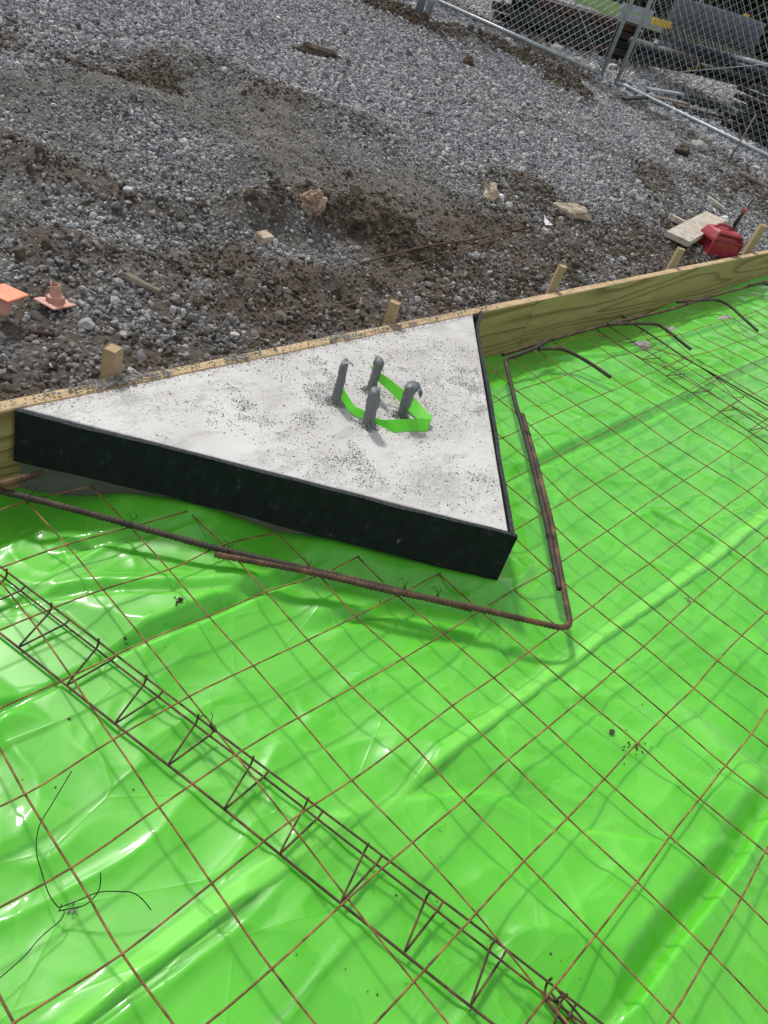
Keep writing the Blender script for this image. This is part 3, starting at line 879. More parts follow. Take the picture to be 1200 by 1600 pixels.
# grit left on the pad
def grit():
    n = 200000
    a = rng.uniform(size=(n, 2)); k = a.sum(1) > 1; a[k] = 1 - a[k]
    x = PA[0] + a[:, 0] * (PB - PA)[0] + a[:, 1] * (PD - PA)[0]; y = PA[1] + a[:, 0] * (PB - PA)[1] + a[:, 1] * (PD - PA)[1]
    db = yb(x) - y
    den = .10 * np.clip(.35 + 3.2 * fbm(x * 3.5, y * 3.5, 201, 4), 0, 1) + .35 * ss(.62, .74, fbm(x * 9, y * 9, 203, 4) + .5) + .25 * ss(.04, 0, db)
    dF, _ = seg_dist(x, y, [PA, PB]); dR, _ = seg_dist(x, y, [PB, PD]); den = den * ss(.01, .06, dF) * ss(.0, .05, dR)
    bx, by = 1.36, -.19
    den = den + .12 * np.exp(-(np.hypot(x - bx, y - by) / .14) ** 2)
    den = den * (1 - .8 * ss(.35, .05, np.hypot(x - PB[0], y - PB[1])))
    inn = inpoly(x, y, [iA, iB, iD], .001) > .99
    k = (rng.uniform(size=n) < den) & inn & (dF > .017) & (dR > .017)
    x, y = x[k], y[k]
    s = np.minimum(np.exp(rng.normal(math.log(.0009), .50, len(x))), .0028)
    o = stones('mortar_grit', np.stack([x, y, HT + s * .3], -1), s, rng.uniform(size=len(x)), np.zeros(len(x)), M['grit'], .3)
    tag(o, 'grey mortar crumbs scattered over the top of the triangular pad', 'grit', kind='stuff')
    # along the board top and pad joint
    n = 16000
    x = rng.uniform(-.5, 2.45, n); f_ = rng.uniform(0, 1, n); y = yb(x) + f_ * BT
    den = .75 * ss(.50, .64, fbm(x * 7, y * 20, 211, 4) + .5) * (1 - .5 * f_) * .6 + .06
    den = den * ss(2.5, 2.1, x)
    k = rng.uniform(size=n) < den
    x, y = x[k], y[k]; s = np.exp(rng.normal(math.log(.0022), .5, len(x)))
    o = stones('board_grit', np.stack([x, y, HT + .012 + s * .3 - .006], -1), s, rng.uniform(size=len(x)), np.zeros(len(x)), M['grit'], .3)
    tag(o, 'grey mortar crumbs lying along the top edge of the form board', 'grit', kind='stuff')
    print('grit', len(x))
grit()

# ------------------------------------------------------------------ anchor bolts
def bolt(bpx, h, lean, kind, label):
    b = un(*bpx, HT)
    n = 14; rings = 26; V = []; F = []
    for i in range(rings + 1):
        t = i / rings; z = HT + h * t
        c = np.array([b[0] + lean[0] * t, b[1] + lean[1] * t])
        r = (.0135, .0145, .0165, .0150)[kind] * (1 + .07 * math.sin(t * 9 + kind) * (.4 + .6 * t))
        sx_, sy_ = r, r * .92
        top = max(0, (t - .80) / .20)
        if kind in (0, 1): sx_ *= 1 + .45 * top; sy_ *= 1 - .30 * top
        elif kind == 2: sx_ *= 1 - .10 * top; sy_ *= 1 - .05 * top
        else: sx_ *= 1 + .75 * max(0, (t - .6) / .4); sy_ *= 1 + .35 * max(0, (t - .6) / .4)
        for k in range(n):
            a = 2 * math.pi * k / n
            q = 1 + .22 * mn.noise(Vector((math.cos(a) * 1.5 + kind * 7, math.sin(a) * 1.5, t * 5))) + .14 * mn.noise(Vector((math.cos(a) * 3 + kind * 7, math.sin(a) * 3, t * 16 + a)))
            dz = .006 * math.cos(a + kind) * top
            rot = .9 * kind + .6 * t
            ux, uy = sx_ * q * math.cos(a), sy_ * q * math.sin(a)
            V.append((c[0] + ux * math.cos(rot) - uy * math.sin(rot), c[1] + ux * math.sin(rot) + uy * math.cos(rot), z + dz))
    for i in range(rings):
        for k in range(n):
            a = i * n + k; a1 = i * n + (k + 1) % n; F.append((a, a1, a1 + n, a + n))
    V.append((b[0] + lean[0], b[1] + lean[1], HT + h + .002)); c_ = len(V) - 1
    for k in range(n): F.append((rings * n + k, rings * n + (k + 1) % n, c_))
    o = mkmesh('anchor_bolt', V, F, M['tape'], pad, True)
    o['label'] = label
    # wrapped tape overlap: a band edge spiralling up plus a loose flap
    fl = []
    tp = np.array([b[0] + lean[0], b[1] + lean[1], HT + h])
    if kind == 3:
        path = [tp + np.array([.008, -.006, -.002]), tp + np.array([.024, -.010, .0]), tp + np.array([.031, -.013, -.012]), tp + np.array([.030, -.014, -.030])]
        wv = np.array([.008, .016, .004])
    elif kind == 1:
        path = [tp + np.array([.004, -.003, -.016]), tp + np.array([.013, -.013, -.026]), tp + np.array([.014, -.014, -.034])]
        wv = np.array([.004, .006, 0])
    elif kind == 0:
        path = [tp + np.array([-.004, .002, 0]), tp + np.array([.010, -.010, .005]), tp + np.array([.017, -.017, .001])]
        wv = np.array([.004, .006, 0])
    else:
        path = [tp + np.array([.0, -.006, -.028]), tp + np.array([.010, -.012, -.020]), tp + np.array([.014, -.012, -.045])]
        wv = np.array([.006, .007, 0])
    W = spline(path, .004); VV = []; FF = []
    for i, p in enumerate(W):
        w2 = wv * (1 - .4 * i / len(W)); VV += [p - w2, p + w2, p + w2 + np.array([0, 0, -.0012]), p - w2 + np.array([0, 0, -.0012])]
    for i in range(len(W) - 1):
        a = i * 4
        for k in range(4): FF.append((a + k, a + (k + 1) % 4, a + 4 + (k + 1) % 4, a + 4 + k))
    FF += [(3, 2, 1, 0), tuple(len(VV) - 4 + k for k in range(4))]
    mkmesh('tape_flap', VV, FF, M['tape'], o)
    return b
bolt((524, 628), .118, (.004, .010), 0, 'leftmost taped bolt, inside the bend of the green ribbon')
bolt((579, 612), .105, (-.004, .0), 1, 'rearmost taped bolt, beside the upper end of the ribbon')
bolt((575, 664), .110, (-.012, .004), 2, 'taped bolt nearest the camera, with a pale tip')
bolt((627, 650), .104, (-.006, -.004), 3, 'right taped bolt with a bulky folded tape top')
# crumb collars
def collar():
    P = []; S = []
    for px, py in ((524, 628), (579, 612), (575, 664), (627, 650)):
        b = un(px, py, HT)
        for _ in range(170):
            r = abs(random.gauss(0, .017)) + .011; a = random.uniform(0, 6.28); s = random.uniform(.0012, .0045) * (1 if r < .03 else .6)
            P.append((b[0] + r * math.cos(a), b[1] + r * math.sin(a), HT + s * .4 + max(0, .006 - (r - .011) * .4))); S.append(s)
    o = stones('bolt_grit', np.array(P), np.array(S), rng.uniform(size=len(P)), np.zeros(len(P)), M['grit'], .3)
    tag(o, 'dark mortar crumbs heaped around the feet of the taped bolts', 'grit', kind='stuff')
collar()

# ribbon: list of (top px, top z, bottom px, bottom z)
def ribbon():
    z = HT
    def at(px, py, zz): return un(px, py, zz)
    ctrl = [  # (bottom px, bottom z, top px, top z)
        ((577, 567), z + .088, (572, 565), z + .094),
        ((586, 590), z + .052, (590, 580), z + .072),
        ((600, 604), z + .040, (607, 591), z + .060),
        ((619, 622), z + .024, (627, 607), z + .046),
        ((636, 640), z + .010, (648, 622), z + .034),
        ((650, 653), z + .004, (660, 636), z + .026),
        ((668, 669), z + .003, (675, 651), z + .024),
        ((667.5, 674), z + .001, (674, 655), z + .0225),
        ((655, 674), z + .002, (658, 654), z + .025),
        ((635, 674), z + .002, (636, 655), z + .026),
        ((617, 676), z + .001, (606, 656), z + .025),
        ((604, 670), z + .002, (597, 656), z + .018),
        ((590, 664), z + .003, (583, 651), z + .020),
        ((568, 655), z + .003, (568, 641), z + .020),
        ((552, 648), z + .004, (555, 635), z + .021),
        ((541, 637), z + .005, (548, 625), z + .024),
        ((534, 622), z + .012, (540, 612), z + .030),
        ((532, 610), z + .020, (535, 602), z + .034)]
    B_ = spline([at(*c[0], c[1]) for c in ctrl], .008); 
    Bc = [at(*c[0], c[1]) for c in ctrl]; Tc = [at(*c[2], c[3]) for c in ctrl]
    def cr(C_, u_):
        i = min(int(u_), len(C_) - 2); t = u_ - i
        p0 = C_[max(i - 1, 0)]; p1 = C_[i]; p2 = C_[i + 1]; p3 = C_[min(i + 2, len(C_) - 1)]
        return .5 * ((2 * p1) + (-p0 + p2) * t + (2 * p0 - 5 * p1 + 4 * p2 - p3) * t * t + (-p0 + 3 * p1 - 3 * p2 + p3) * t ** 3)
    V = []; F = []
    n = (len(ctrl) - 1) * 5
    for i in range(n + 1):
        u_ = i / 5
        if 5.9 < u_ < 7.1:   # crisp fold
            k = min(int(u_), len(ctrl) - 2); t = u_ - k; b = Bc[k] * (1 - t) + Bc[k + 1] * t; tt = Tc[k] * (1 - t) + Tc[k + 1] * t
        else: b = cr(Bc, u_); tt = cr(Tc, u_)
        for q in (b, (b + tt) / 2, tt): V.append(q)
    off = len(V)
    W = list(V)
    for i, p in enumerate(W): V.append(p + np.array([.0002, .0004, .0002]))
    for i in range(n):
        for k in range(2):
            a = i * 3 + k; F.append((a, a + 1, a + 4, a + 3)); F.append((off + a, off + a + 3, off + a + 4, off + a + 1))
    o = mkmesh('ribbon', V, F, M['ribbon'], None, True)
    tag(o, 'bright green plastic ribbon looped around the taped bolts on the pad', 'ribbon')
ribbon()

# ------------------------------------------------------------------ form boards
def board(x0, x1, label, zt0=0, zt1=0):
    e = empty('form_board', (x0, yb(x0), 0), math.atan(BS))
    tag(e, label, 'form board')
    L = (x1 - x0) / math.cos(math.atan(BS)); zb_ = -.115; zt = HT
    n = int(L / .03) + 2; rows = 6
    V = []; F = []
    def edge(s, k): return .0018 * float(fbm(np.array(s * 5 + k * 3 + x0), np.array(k * 1.7), 221, 3)) * 2
    for i in range(n + 1):
        s = L * i / n
        for (yy, zz, k) in ((0, zb_, 0), (0, zt - .003, 1), (.003, zt, 2), (BT - .003, zt, 3), (BT, zt - .003, 4), (BT, zb_, 5)):
            V.append((s, yy + edge(s, k) * (k in (2, 3)), zz + (edge(s, k) if k not in (0, 5) else 0)))
    for i in range(n):
        for k in range(5):
            a = i * 6 + k; F.append((a, a + 6, a + 7, a + 1))
    F.append(tuple(range(6))[::1]); F.append(tuple(n * 6 + k for k in range(6))[::-1])
    o = mkmesh('plank', V, F, M['board'], e)
    o.data.materials.append(M['boardtop'])
    for p in o.data.polygons:
        if p.normal.z > .5: p.material_index = 1
    return e
board(-.75, 2.60, 'yellowish pine form board along the long side of the concrete pad')
board(2.603, 7.6, 'greenish pine form board running right from the joint past the stakes')

def stake(px, h, rz, label, tilt=(0, 0), s=.019, s2=.019):
    p = un(*px, HT); y = yb(p[0]) + BT + s * 1.25
    x = p[0]
    e = tag(empty('wooden_stake', (x, y, .0), 0), label, 'wooden stake', 'stakes holding the form board')
    c_, s_ = math.cos(rz), math.sin(rz)
    zt = HT + h * .9; z0 = -.1
    V, F = box_vf((tilt[0] * .5, tilt[1] * .5, (zt + z0) / 2), (s * c_, s * s_, 0), (-s2 * s_, s2 * c_, 0), (tilt[0] * .5, tilt[1] * .5, (zt - z0) / 2), 0, .002)
    for i, q in enumerate(V):
        if q[2] > 0: V[i] = q + np.array([0, 0, .004 * math.sin(i * 2.1)])
    mkmesh('post', V, F, M['stake'], e)
stake((168, 578), .083, .52, 'squared stub stake at the left with a green knot stain on its face')
stake((602, 498), .082, .5, 'dusty short stake behind the middle of the pad', (.004, 0), .016)
stake((862, 452), .125, .75, 'pale leaning stake behind the board, right of the pad corner', (.01, .0), .019, .016)
stake((1044, 413), .115, .7, 'small stake just left of the red fuel can', (.02, 0), .022, .018)
stake((1163, 389), .20, .6, 'tallest stake at far right, right of the red fuel can', (.05, 0), .034, .020)

# ------------------------------------------------------------------ welded wire mesh
NODES = {(1,2):(47,966),(1,3):(112,1058),(1,4):(178,1156),(2,1):(105,852),(2,2):(162,922),(2,3):(228,1003),(2,4):(297,1089),
(3,1):(205,825),(3,2):(265,891),(3,3):(327,964),(3,4):(397,1041),(3,5):(467,1122),(4,1):(295,800),(4,2):(350,853),(4,3):(417,926),(4,4):(482,1001),(4,5):(552,1075),
(5,2):(433,834),(5,3):(500,900),(5,4):(557,964),(6,3):(560,871),(7,4):(687,897),(6,4):(622,931),(5,5):(630,1030),(5,6):(707,1103),(5,7):(795,1187),
(6,5):(695,991),(6,6):(772,1059),(6,7):(857,1136),(7,5):(752,954),(7,6):(827,1018),(7,7):(912,1090),(7,8):(997,1160),
(8,5):(804,921),(8,6):(877,982),(8,7):(960,1048),(8,8):(1042,1116),(8,9):(1135,1195),(9,5):(860,890),(9,6):(927,947),(9,7):(1007,1009),(9,8):(1085,1074),(9,9):(1175,1145),
(10,5):(906,858),(10,6):(972,910),(10,7):(1048,971),(10,8):(1122,1031),(11,5):(950,829),(11,6):(1016,880),(11,7):(1085,937),(11,8):(1160,992),
(12,5):(991,801),(12,6):(1056,850),(12,7):(1125,902),(12,8):(1197,957),(13,6):(1095,821),(13,7):(1163,870),(14,7):(1198,840),
(0,4):(40,1242),(0,5):(112,1357),(1,5):(250,1261),(2,5):(369,1180),(0,6):(192,1491),(1,6):(332,1380),(2,6):(452,1285),(1,7):(425,1515),(2,7):(544,1405),
(4,6):(637,1156),(3,7):(645,1317),(4,7):(725,1250),(2,8):(647,1534),(3,8):(745,1427),(4,8):(820,1345),(5,8):(888,1277),(6,8):(945,1216),
(4,9):(932,1460),(5,9):(997,1376),(6,9):(1048,1306),(7,9):(1095,1246),(4,10):(1052,1585),(5,10):(1111,1485),(6,10):(1160,1401),(7,10):(1197,1329),
(2,0):(42,784),(3,0):(145,761),(-1,6):(22,1600),
(11,4):(890,780),(12,4):(932,756),(13,4):(973,733),(14,4):(1011,712),(12,3):(876,711),(13,3):(917,690),(14,3):(956,671),(13,2):(863,650),(14,2):(902,633),(15,2):(941,617),(16,2):(975,603),
(13,1):(809,611),(14,1):(850,598),(15,1):(889,585),(16,1):(930,570),(17,1):(958,558),(13,0):(775,581),(14,0):(804,560),(15,0):(843,549),(16,0):(875,540),(17,0):(913,524),
(15,4):(1048,692),(16,4):(1081,672),(17,4):(1114,652),(18,4):(1143,634),(13,5):(1031,775),(14,5):(1069,751),(15,5):(1105,728),(16,5):(1138.6,705.5),(17,5):(1169,684),(18,5):(1200,664.6),
(15,3):(993,652),(16,3):(1028.6,635),(17,3):(1060,619),(18,3):(1090,603),(19,3):(1116.6,588.6),(17,2):(1006.6,588),(18,2):(1038.6,574),(19,2):(1068,559),
(14,6):(1132,793),(15,6):(1168,767),(16,6):(1200,743)}
G_ = .1524
NK = list(NODES); NW = np.array([un(*NODES[k], 0)[:2] for k in NK]); NB = np.array([(k[0] * G_, -k[1] * G_) for k in NK]); ND = NW - NB
def node(a, b):
    if (a, b) in NODES:
        return NW[NK.index((a, b))]
    p = np.array([a * G_, -b * G_]); d2 = ((NB - p) ** 2).sum(1); w_ = np.exp(-d2 / (2 * .28 ** 2)) + 1e-12
    return p + (ND * w_[:, None]).sum(0) / w_.sum()

WR = .0019
def wire_z(x, y): return .006 * float(fbm(np.array(x * 1.3), np.array(y * 1.3), 231, 2))
def mesh_wire(pts, z, parent, ext=(.02, .02), mat=None, r=WR):
    P = [np.array([p[0], p[1], z + wire_z(p[0], p[1])]) if len(p) == 2 else np.array(p) for p in pts]
    a = P[0] - P[1]; P[0] = P[0] + a / np.linalg.norm(a) * ext[0]
    b = P[-1] - P[-2]; P[-1] = P[-1] + b / np.linalg.norm(b) * ext[1]
    W = spline(P, .03)
    for i in range(1, len(W) - 1):
        W[i] = W[i] + np.array([.0009 * float(fbm(np.array(W[i][0] * 12), np.array(W[i][1] * 12), 241, 2)) * 2, .0009 * float(fbm(np.array(W[i][0] * 12 + 9), np.array(W[i][1] * 12), 243, 2)) * 2, 0])
    return tube('wire', W, r, mat or M['wire'], parent, 6)
mesh1 = empty('welded_wire_mesh', (0, 0, 0))
tag(mesh1, 'rusty welded wire mesh lying across the green sheet in front of the pad', 'wire mesh')
# wires running toward the lower right (constant a); start row depends on pad
def arow(a):
    if a <= 7: return {-3: 1, -2: 1, -1: 0, 0: 0, 1: 0, 2: 0, 3: 0, 4: 1, 5: 2, 6: 3, 7: 4}[a]
    return {8: 5, 9: 4.25, 10: 3.1, 11: 2.1, 12: 1.1, 13: -.12, 14: 0, 15: 0, 16: 0, 17: 0, 18: 0, 19: 1}[a]
def node_f(a, b):
    b0 = math.floor(b); t = b - b0
    if t < 1e-6: return node(a, int(b))
    return node(a, b0) * (1 - t) + node(a, b0 + 1) * t
for a in range(-3, 20):
    s = arow(a); rows = [s] + [b for b in range(math.floor(s) + 1, 15)] if s != int(s) else list(range(int(s), 15))
    pts = [node_f(a, b) for b in rows]
    mesh_wire(pts, -WR, mesh1, (.05 if a >= 9 else .003, .05))
def brange(b):
    # columns of the cross wires, split by the pad
    lo = -3; hi = 19
    if b <= 4:
        left = (lo, {0: 3, 1: 4, 2: 5, 3: 6, 4: 7}[b]); right = ({0: 12.85, 1: 12.0, 2: 10.98, 3: 10.0, 4: 9.08}[b], {0: 18, 1: 19, 2: 19, 3: 19, 4: 19}[b])
        return [left, right]
    return [(lo, hi)]
def node_fa(a, b):
    a0 = math.floor(a); t = a - a0
    if t < 1e-6: return node(int(a), b)
    return node(a0, b) * (1 - t) + node(a0 + 1, b) * t
for b in range(0, 15):
    for lo, hi in brange(b):
        cols = [lo] + list(range(math.floor(lo) + 1, hi + 1)) if lo != int(lo) else list(range(int(lo), hi + 1))
        pts = [node_fa(a, b) for a in cols]
        mesh_wire(pts, WR, mesh1, (.07 if lo != int(lo) or lo == 12.0 or lo == 10.0 else .003, .045 if hi == 19 else .003))
mesh2 = empty('welded_wire_mesh', (3, 0, 0))
tag(mesh2, 'second wire mesh at upper right, overlapping with its row of free wire ends', 'wire mesh')
def px3(pts, z): return [un(a, b, z) for a, b in pts]
def loc2(pts): return [np.array(p) - np.array([3, 0, 0]) for p in pts]
def extend(P, dirn, n=1, L=2.2):
    P = list(P); d_ = P[-1] - P[-2]; d_ = d_ / np.linalg.norm(d_); P.append(P[-1] + d_ * L); return P
Z2 = .012
for pts in ([(1084, 514), (1097, 527), (1129, 542.5), (1176, 567.5), (1216, 589)], [(1108, 505), (1122, 521), (1151.6, 534), (1200, 558)],
            [(1127, 499), (1145, 515), (1171, 528.5), (1215, 551)], [(1144.6, 495), (1160, 508), (1187, 522.7), (1220, 540)], [(1162.7, 491), (1200, 513), (1225, 526)],
            [(1179.6, 485), (1215, 505), (1235, 515)], [(1060.5, 520), (1072, 533), (1107, 550), (1153, 577.6), (1200, 600)],
            [(1041, 520), (1058, 536), (1084, 559), (1132, 586), (1178, 615), (1215, 637)], [(1004, 522), (1030, 545), (1062, 566), (1108, 596), (1152, 625), (1195, 655), (1230, 676)],
            [(1197.7, 477), (1235, 498), (1260, 512)], [(1216, 474), (1250, 492), (1280, 508)]):
    P = extend(px3(pts, Z2 - WR), 1, L=1.6)
    tube('wire', spline(loc2(P), .05), WR, M['wire'], mesh2, 6)
for pts in ([(1020, 527), (1046, 524), (1065, 522.7), (1088, 514.5), (1111, 507.5), (1130, 501.7), (1147.5, 498), (1182, 486.5), (1200, 480), (1240, 468)],
            [(1040, 575), (1074.4, 558.5), (1107, 550), (1129, 542.5), (1151.6, 534), (1171, 528.5), (1187, 522.7), (1200, 519), (1250, 502)],
            [(1100, 592), (1132, 586), (1153, 577.6), (1176, 567.5), (1200, 558), (1250, 540)],
            [(1150, 622), (1178, 615), (1200, 604), (1250, 580)], [(1195, 655), (1225, 642), (1260, 622)]):
    P = extend(px3(pts, Z2 + WR), 1, L=2.0)
    tube('wire', spline(loc2(P), .05), WR, M['wire'], mesh2, 6)

# ------------------------------------------------------------------ bar supports (zig-zag bolsters)
def bolster(name_label, outer_px, single_px, zp, zs, leg0, legs, width, rot=0, back=.4, fwd=.5, rw=.0024, sp=.014, pit=.127):
    A0, A1 = un(*outer_px[0], zp), un(*outer_px[1], zp); d_ = (A1 - A0); L = np.linalg.norm(d_); d_ = d_ / L
    S0 = un(*single_px[0], zs)
    e = tag(empty('bar_support', tuple(A0)), name_label, 'bar support', 'zig-zag wire bar supports under the mesh')
    nrm = np.array([-d_[1], d_[0], 0])
    if nrm @ (S0 - A0) < 0: nrm = -nrm            # towards the single wire
    wS = (S0 - A0) @ nrm
    hh = zs - zp
    def Pt(s, o_, z_, j=0): return d_ * s + nrm * o_ + np.array([0, 0, z_])
    s0, s1 = -back, L + fwd
    def run(o_, z_, seed):
        return [Pt(s, o_ + .004 * float(fbm(np.array(s * 2.), np.array(seed), 251, 2)) * 2, z_ + .003 * float(fbm(np.array(s * 2. + 4), np.array(seed), 253, 2)) * 2) for s in np.arange(s0, s1, .06)]
    tube('runner_wire', run(0, 0, 1), rw, M['darkwire'], e, 6)
    tube('runner_wire', run(width, hh, 3), rw, M['darkwire'], e, 6)
    tube('top_wire', run(wS, hh, 5), rw * 1.15, M['darkwire'], e, 6)
    s = leg0
    while s - pit > s0: s -= pit
    while s < s1 - .02:
        j = random.uniform(-.003, .003)
        pth = bend([Pt(s - sp + j, .0035, .013), Pt(s - sp + j, .0035, -.010), Pt(s + j, wS + .006, hh + .003), Pt(s + sp + j, width - .002, hh + .005), Pt(s + sp + j, width - .012, hh + .012)], .012, 6)
        tube('leg', spline(pth, .008), rw * .9, M['darkwire'], e, 6)
        s += pit
    return e
o1 = un(79, 945, 0); 
# leg phase: vertex on the single wire at (106,1073)
ZO = -.005
def lay(label, o0, o1, vpx, ipx, zo, zi, **k):
    A_ = un(*o0, zo); B_ = un(*o1, zo); d_ = (B_ - A_) / np.linalg.norm(B_ - A_); n_ = np.array([-d_[1], d_[0], 0])
    V_ = un(*vpx, zi)
    if n_ @ (V_ - A_) < 0: n_ = -n_
    return bolster(label, [o0, o1], [vpx], zo, zi, (V_ - A_) @ d_, 12, (un(*ipx, zi) - A_) @ n_, **k)
lay('long zig-zag wire support running from the left edge to the bottom centre', (0, 885), (783, 1480), (183, 1132), (244, 1087), ZO, -.045, back=.35, fwd=.42)
lay('zig-zag wire support at upper right near the board', (975, 497), (1193.6, 637), (1042, 588), (1057, 579), .008, -.038, back=.02, fwd=2.0, rw=.0022, pit=.150)
lay('dark end of another wire support overlapping at the bottom edge', (868, 1542), (950, 1640), (852, 1560), (862, 1556), -.014, -.045, back=.0, fwd=.5)
tube_ = tube('support_rod', spline([un(972, 493, .014), un(1022, 526, .014), un(1075, 562, .014), un(1110, 582, .013), un(1200, 634, .012), un(1300, 690, .012)], .03), .0036, M['rebar'])
tag(tube_, 'thin rusty rod lying over the zig-zag support at upper right', 'steel rod')

# ------------------------------------------------------------------ reinforcing bars
BR = .0068
def rebar(label, pts, r=BR, mat='rebar', rad=.03):
    P = bend(pts, rad, 10)
    W, _ = resample(P, .0033)
    for i in range(len(W)):
        W[i] = W[i] + np.array([0, 0, 1]) * .0015 * math.sin(i * .003 * 4)
    c = W[0].copy()
    o = tube('rebar', [q - c for q in W], r, M[mat], None, 12, (.0112, .0016))
    o.location = tuple(c)
    tag(o, label, 'rebar', 'steel reinforcing bars around the pad')
    return o
ZR = .013
def U(px, py, z=ZR): return un(px, py, z)
rebar('long dark rebar crossing in front of the pad from the left edge', [U(-60, 748), U(0, 767), U(110, 795), U(335, 857), U(560, 907), U(737, 951)], mat='rebar_dark')
rebar('bent rusty rebar turning the corner in front of the pad tip', [U(335, 866, .008), U(480, 893, .010), U(600, 922, .020), U(740, 950, .022), U(893, 985, .020), U(878, 905), U(862, 815), U(836, 715), U(816, 648)], rad=.045)
rebar('rebar beside the right side of the pad, bent towards the board', [U(874, 920), U(853, 815), U(827, 705), U(806, 632), U(789, 560, .016), U(806, 556, .022), U(832, 546, .028), U(862, 529, .035)], mat='rebar_dark', rad=.03)
rebar('straight rusty rebar running along the foot of the form board', [U(786, 554), U(860, 532), U(950, 507), U(1050, 483), U(1110, 464), U(1200, 439), U(1260, 424)], mat='rebar', r=.0066)
for lab, pts in (('curved rebar hook nearest the pad corner, pointing lower right', [(842, 545), (866, 545), (882, 547), (905, 558), (928, 572), (954, 590)]),
                 ('middle curved rebar hook beside the board', [(950, 507), (985, 506), (1008, 506), (1028, 508), (1045, 519), (1060, 531), (1079, 546)]),
                 ('farther curved rebar hook crossing the second wire mesh', [(1058, 472), (1090, 470), (1118, 469), (1138, 477), (1158, 494), (1184, 517)]),
                 ('curved rebar hook cut off by the right picture edge', [(1170, 446), (1190, 443), (1204, 447), (1222, 458), (1240, 474)])):
    P = spline([U(a, b, .022 - .004 * i) for i, (a, b) in enumerate(pts)], .01)
    rebar(lab, P, mat='rebar_dark', r=.0072, rad=.002)
rebar('short rusty rebar end above the long bar at the left edge', [U(-60, 772, .035), U(0, 757, .035), U(67, 739, .035)], r=.0072)

def tie(px, z, ang, label, s=.85):
    c = un(*px, z); e = []
    t = np.array([math.cos(ang), math.sin(ang), 0]); n_ = np.array([-t[1], t[0], 0])
    P = []
    for i in range(26):
        a = i / 25 * 4 * math.pi
        P.append(t * (-.003 + .006 * i / 25) + n_ * math.cos(a) * .0098 * s + np.array([0, 0, math.sin(a) * .0098 * s]))
    P += [t * .004 + n_ * .012 + np.array([0, 0, .010]), t * .010 + n_ * .018 + np.array([0, 0, .008]), t * .009 + n_ * .022 + np.array([0, 0, .013])]
    o = tube('tie_wire', spline(P, .003), .0008, M['tie'], None, 5); o.location = tuple(c)
    V2, F2 = tube_vf(spline([n_ * .008 + np.array([0, 0, .006]), t * -.006 + n_ * .022 + np.array([0, 0, .016]), t * -.012 + n_ * .028 + np.array([0, 0, .006])], .003), .0008, 5)
    k = len(o.data.vertices); V0 = [v_.co.copy() for v_ in o.data.vertices]; F0 = [tuple(p.vertices) for p in o.data.polygons]
    me = bpy.data.meshes.new('tie_wire'); me.from_pydata(V0 + [tuple(v_) for v_ in V2], [], F0 + [tuple(i + k for i in f_) for f_ in F2]); me.materials.append(M['tie']); o.data = me
    tag(o, label, 'tie wire', 'twisted tie wires on the reinforcement')
for a in (((47, 778), ZR, -.6, 'twisted tie on the long rebar near the left edge'), ((205, 821), ZR, -.6, 'twisted tie on the long rebar where the third mesh corner meets it'),
          ((357, 863), ZR, -.6, 'twisted tie where the two front rebars start to overlap'), ((480, 890), ZR, -.6, 'twisted tie midway along the overlapping front rebars'),
          ((632, 922), ZR, -.6, 'left one of two twisted ties close together below the pad corner'), ((684, 935), ZR, -.6, 'right one of two twisted ties close together below the pad corner'),
          ((826, 680), ZR, .9, 'upper twisted tie on the paired rebars right of the pad'), ((862, 842), ZR, .9, 'lower twisted tie on the paired rebars right of the pad'),
          ((852, 540), .022, .1, 'twisted tie joining the bent rebar to the bar along the board'), ((992, 500), .022, .1, 'twisted tie on the board rebar at the middle hook'),
          ((1106, 468), .022, .1, 'twisted tie on the board rebar at the farther hook'),
          ((333, 1137), .003, 0, 'small dark tie holding the mesh to the long wire support'), ((1040, 575), .008, .3, 'small tie at the zig-zag support near the board'),
          ((1096, 568), .008, .3, 'small tie on the thin rod over the upper right support')):
    tie(*a)

# loose tie wire lying at lower left
def loose():
    z = lambda a, b, h=.006: un(a, b, -.045 + h)
    e = tag(empty('loose_wire', tuple(z(95, 1420))), 'long loose black tie wire knotted on the sheet at lower left', 'loose wire')
    c = z(95, 1420)
    for pts in ([(112, 1205, .04), (82, 1255, .03), (61, 1292, .025), (57, 1330, .02), (65, 1362, .015), (77, 1398, .01), (93, 1419, .004), (97, 1412, .004), (92, 1424, .004), (100, 1422, .006), (96, 1436, .006), (62, 1466, .006), (36, 1496, .01), (-20, 1545, .01)],
                [(93, 1418, .006), (125, 1406, .02), (155, 1394, .035), (190, 1393, .035), (210, 1396, .03), (225, 1408, .02), (236, 1422, .008)],
                [(92, 1423, .004), (115, 1419, .008), (135, 1413, .015), (152, 1396, .03), (157, 1380, .04), (157, 1363, .05)]):
        P = [z(*p) - c for p in pts]
        tube('strand', spline(P, .006), .0009, M['tie'], e, 5)
loose()

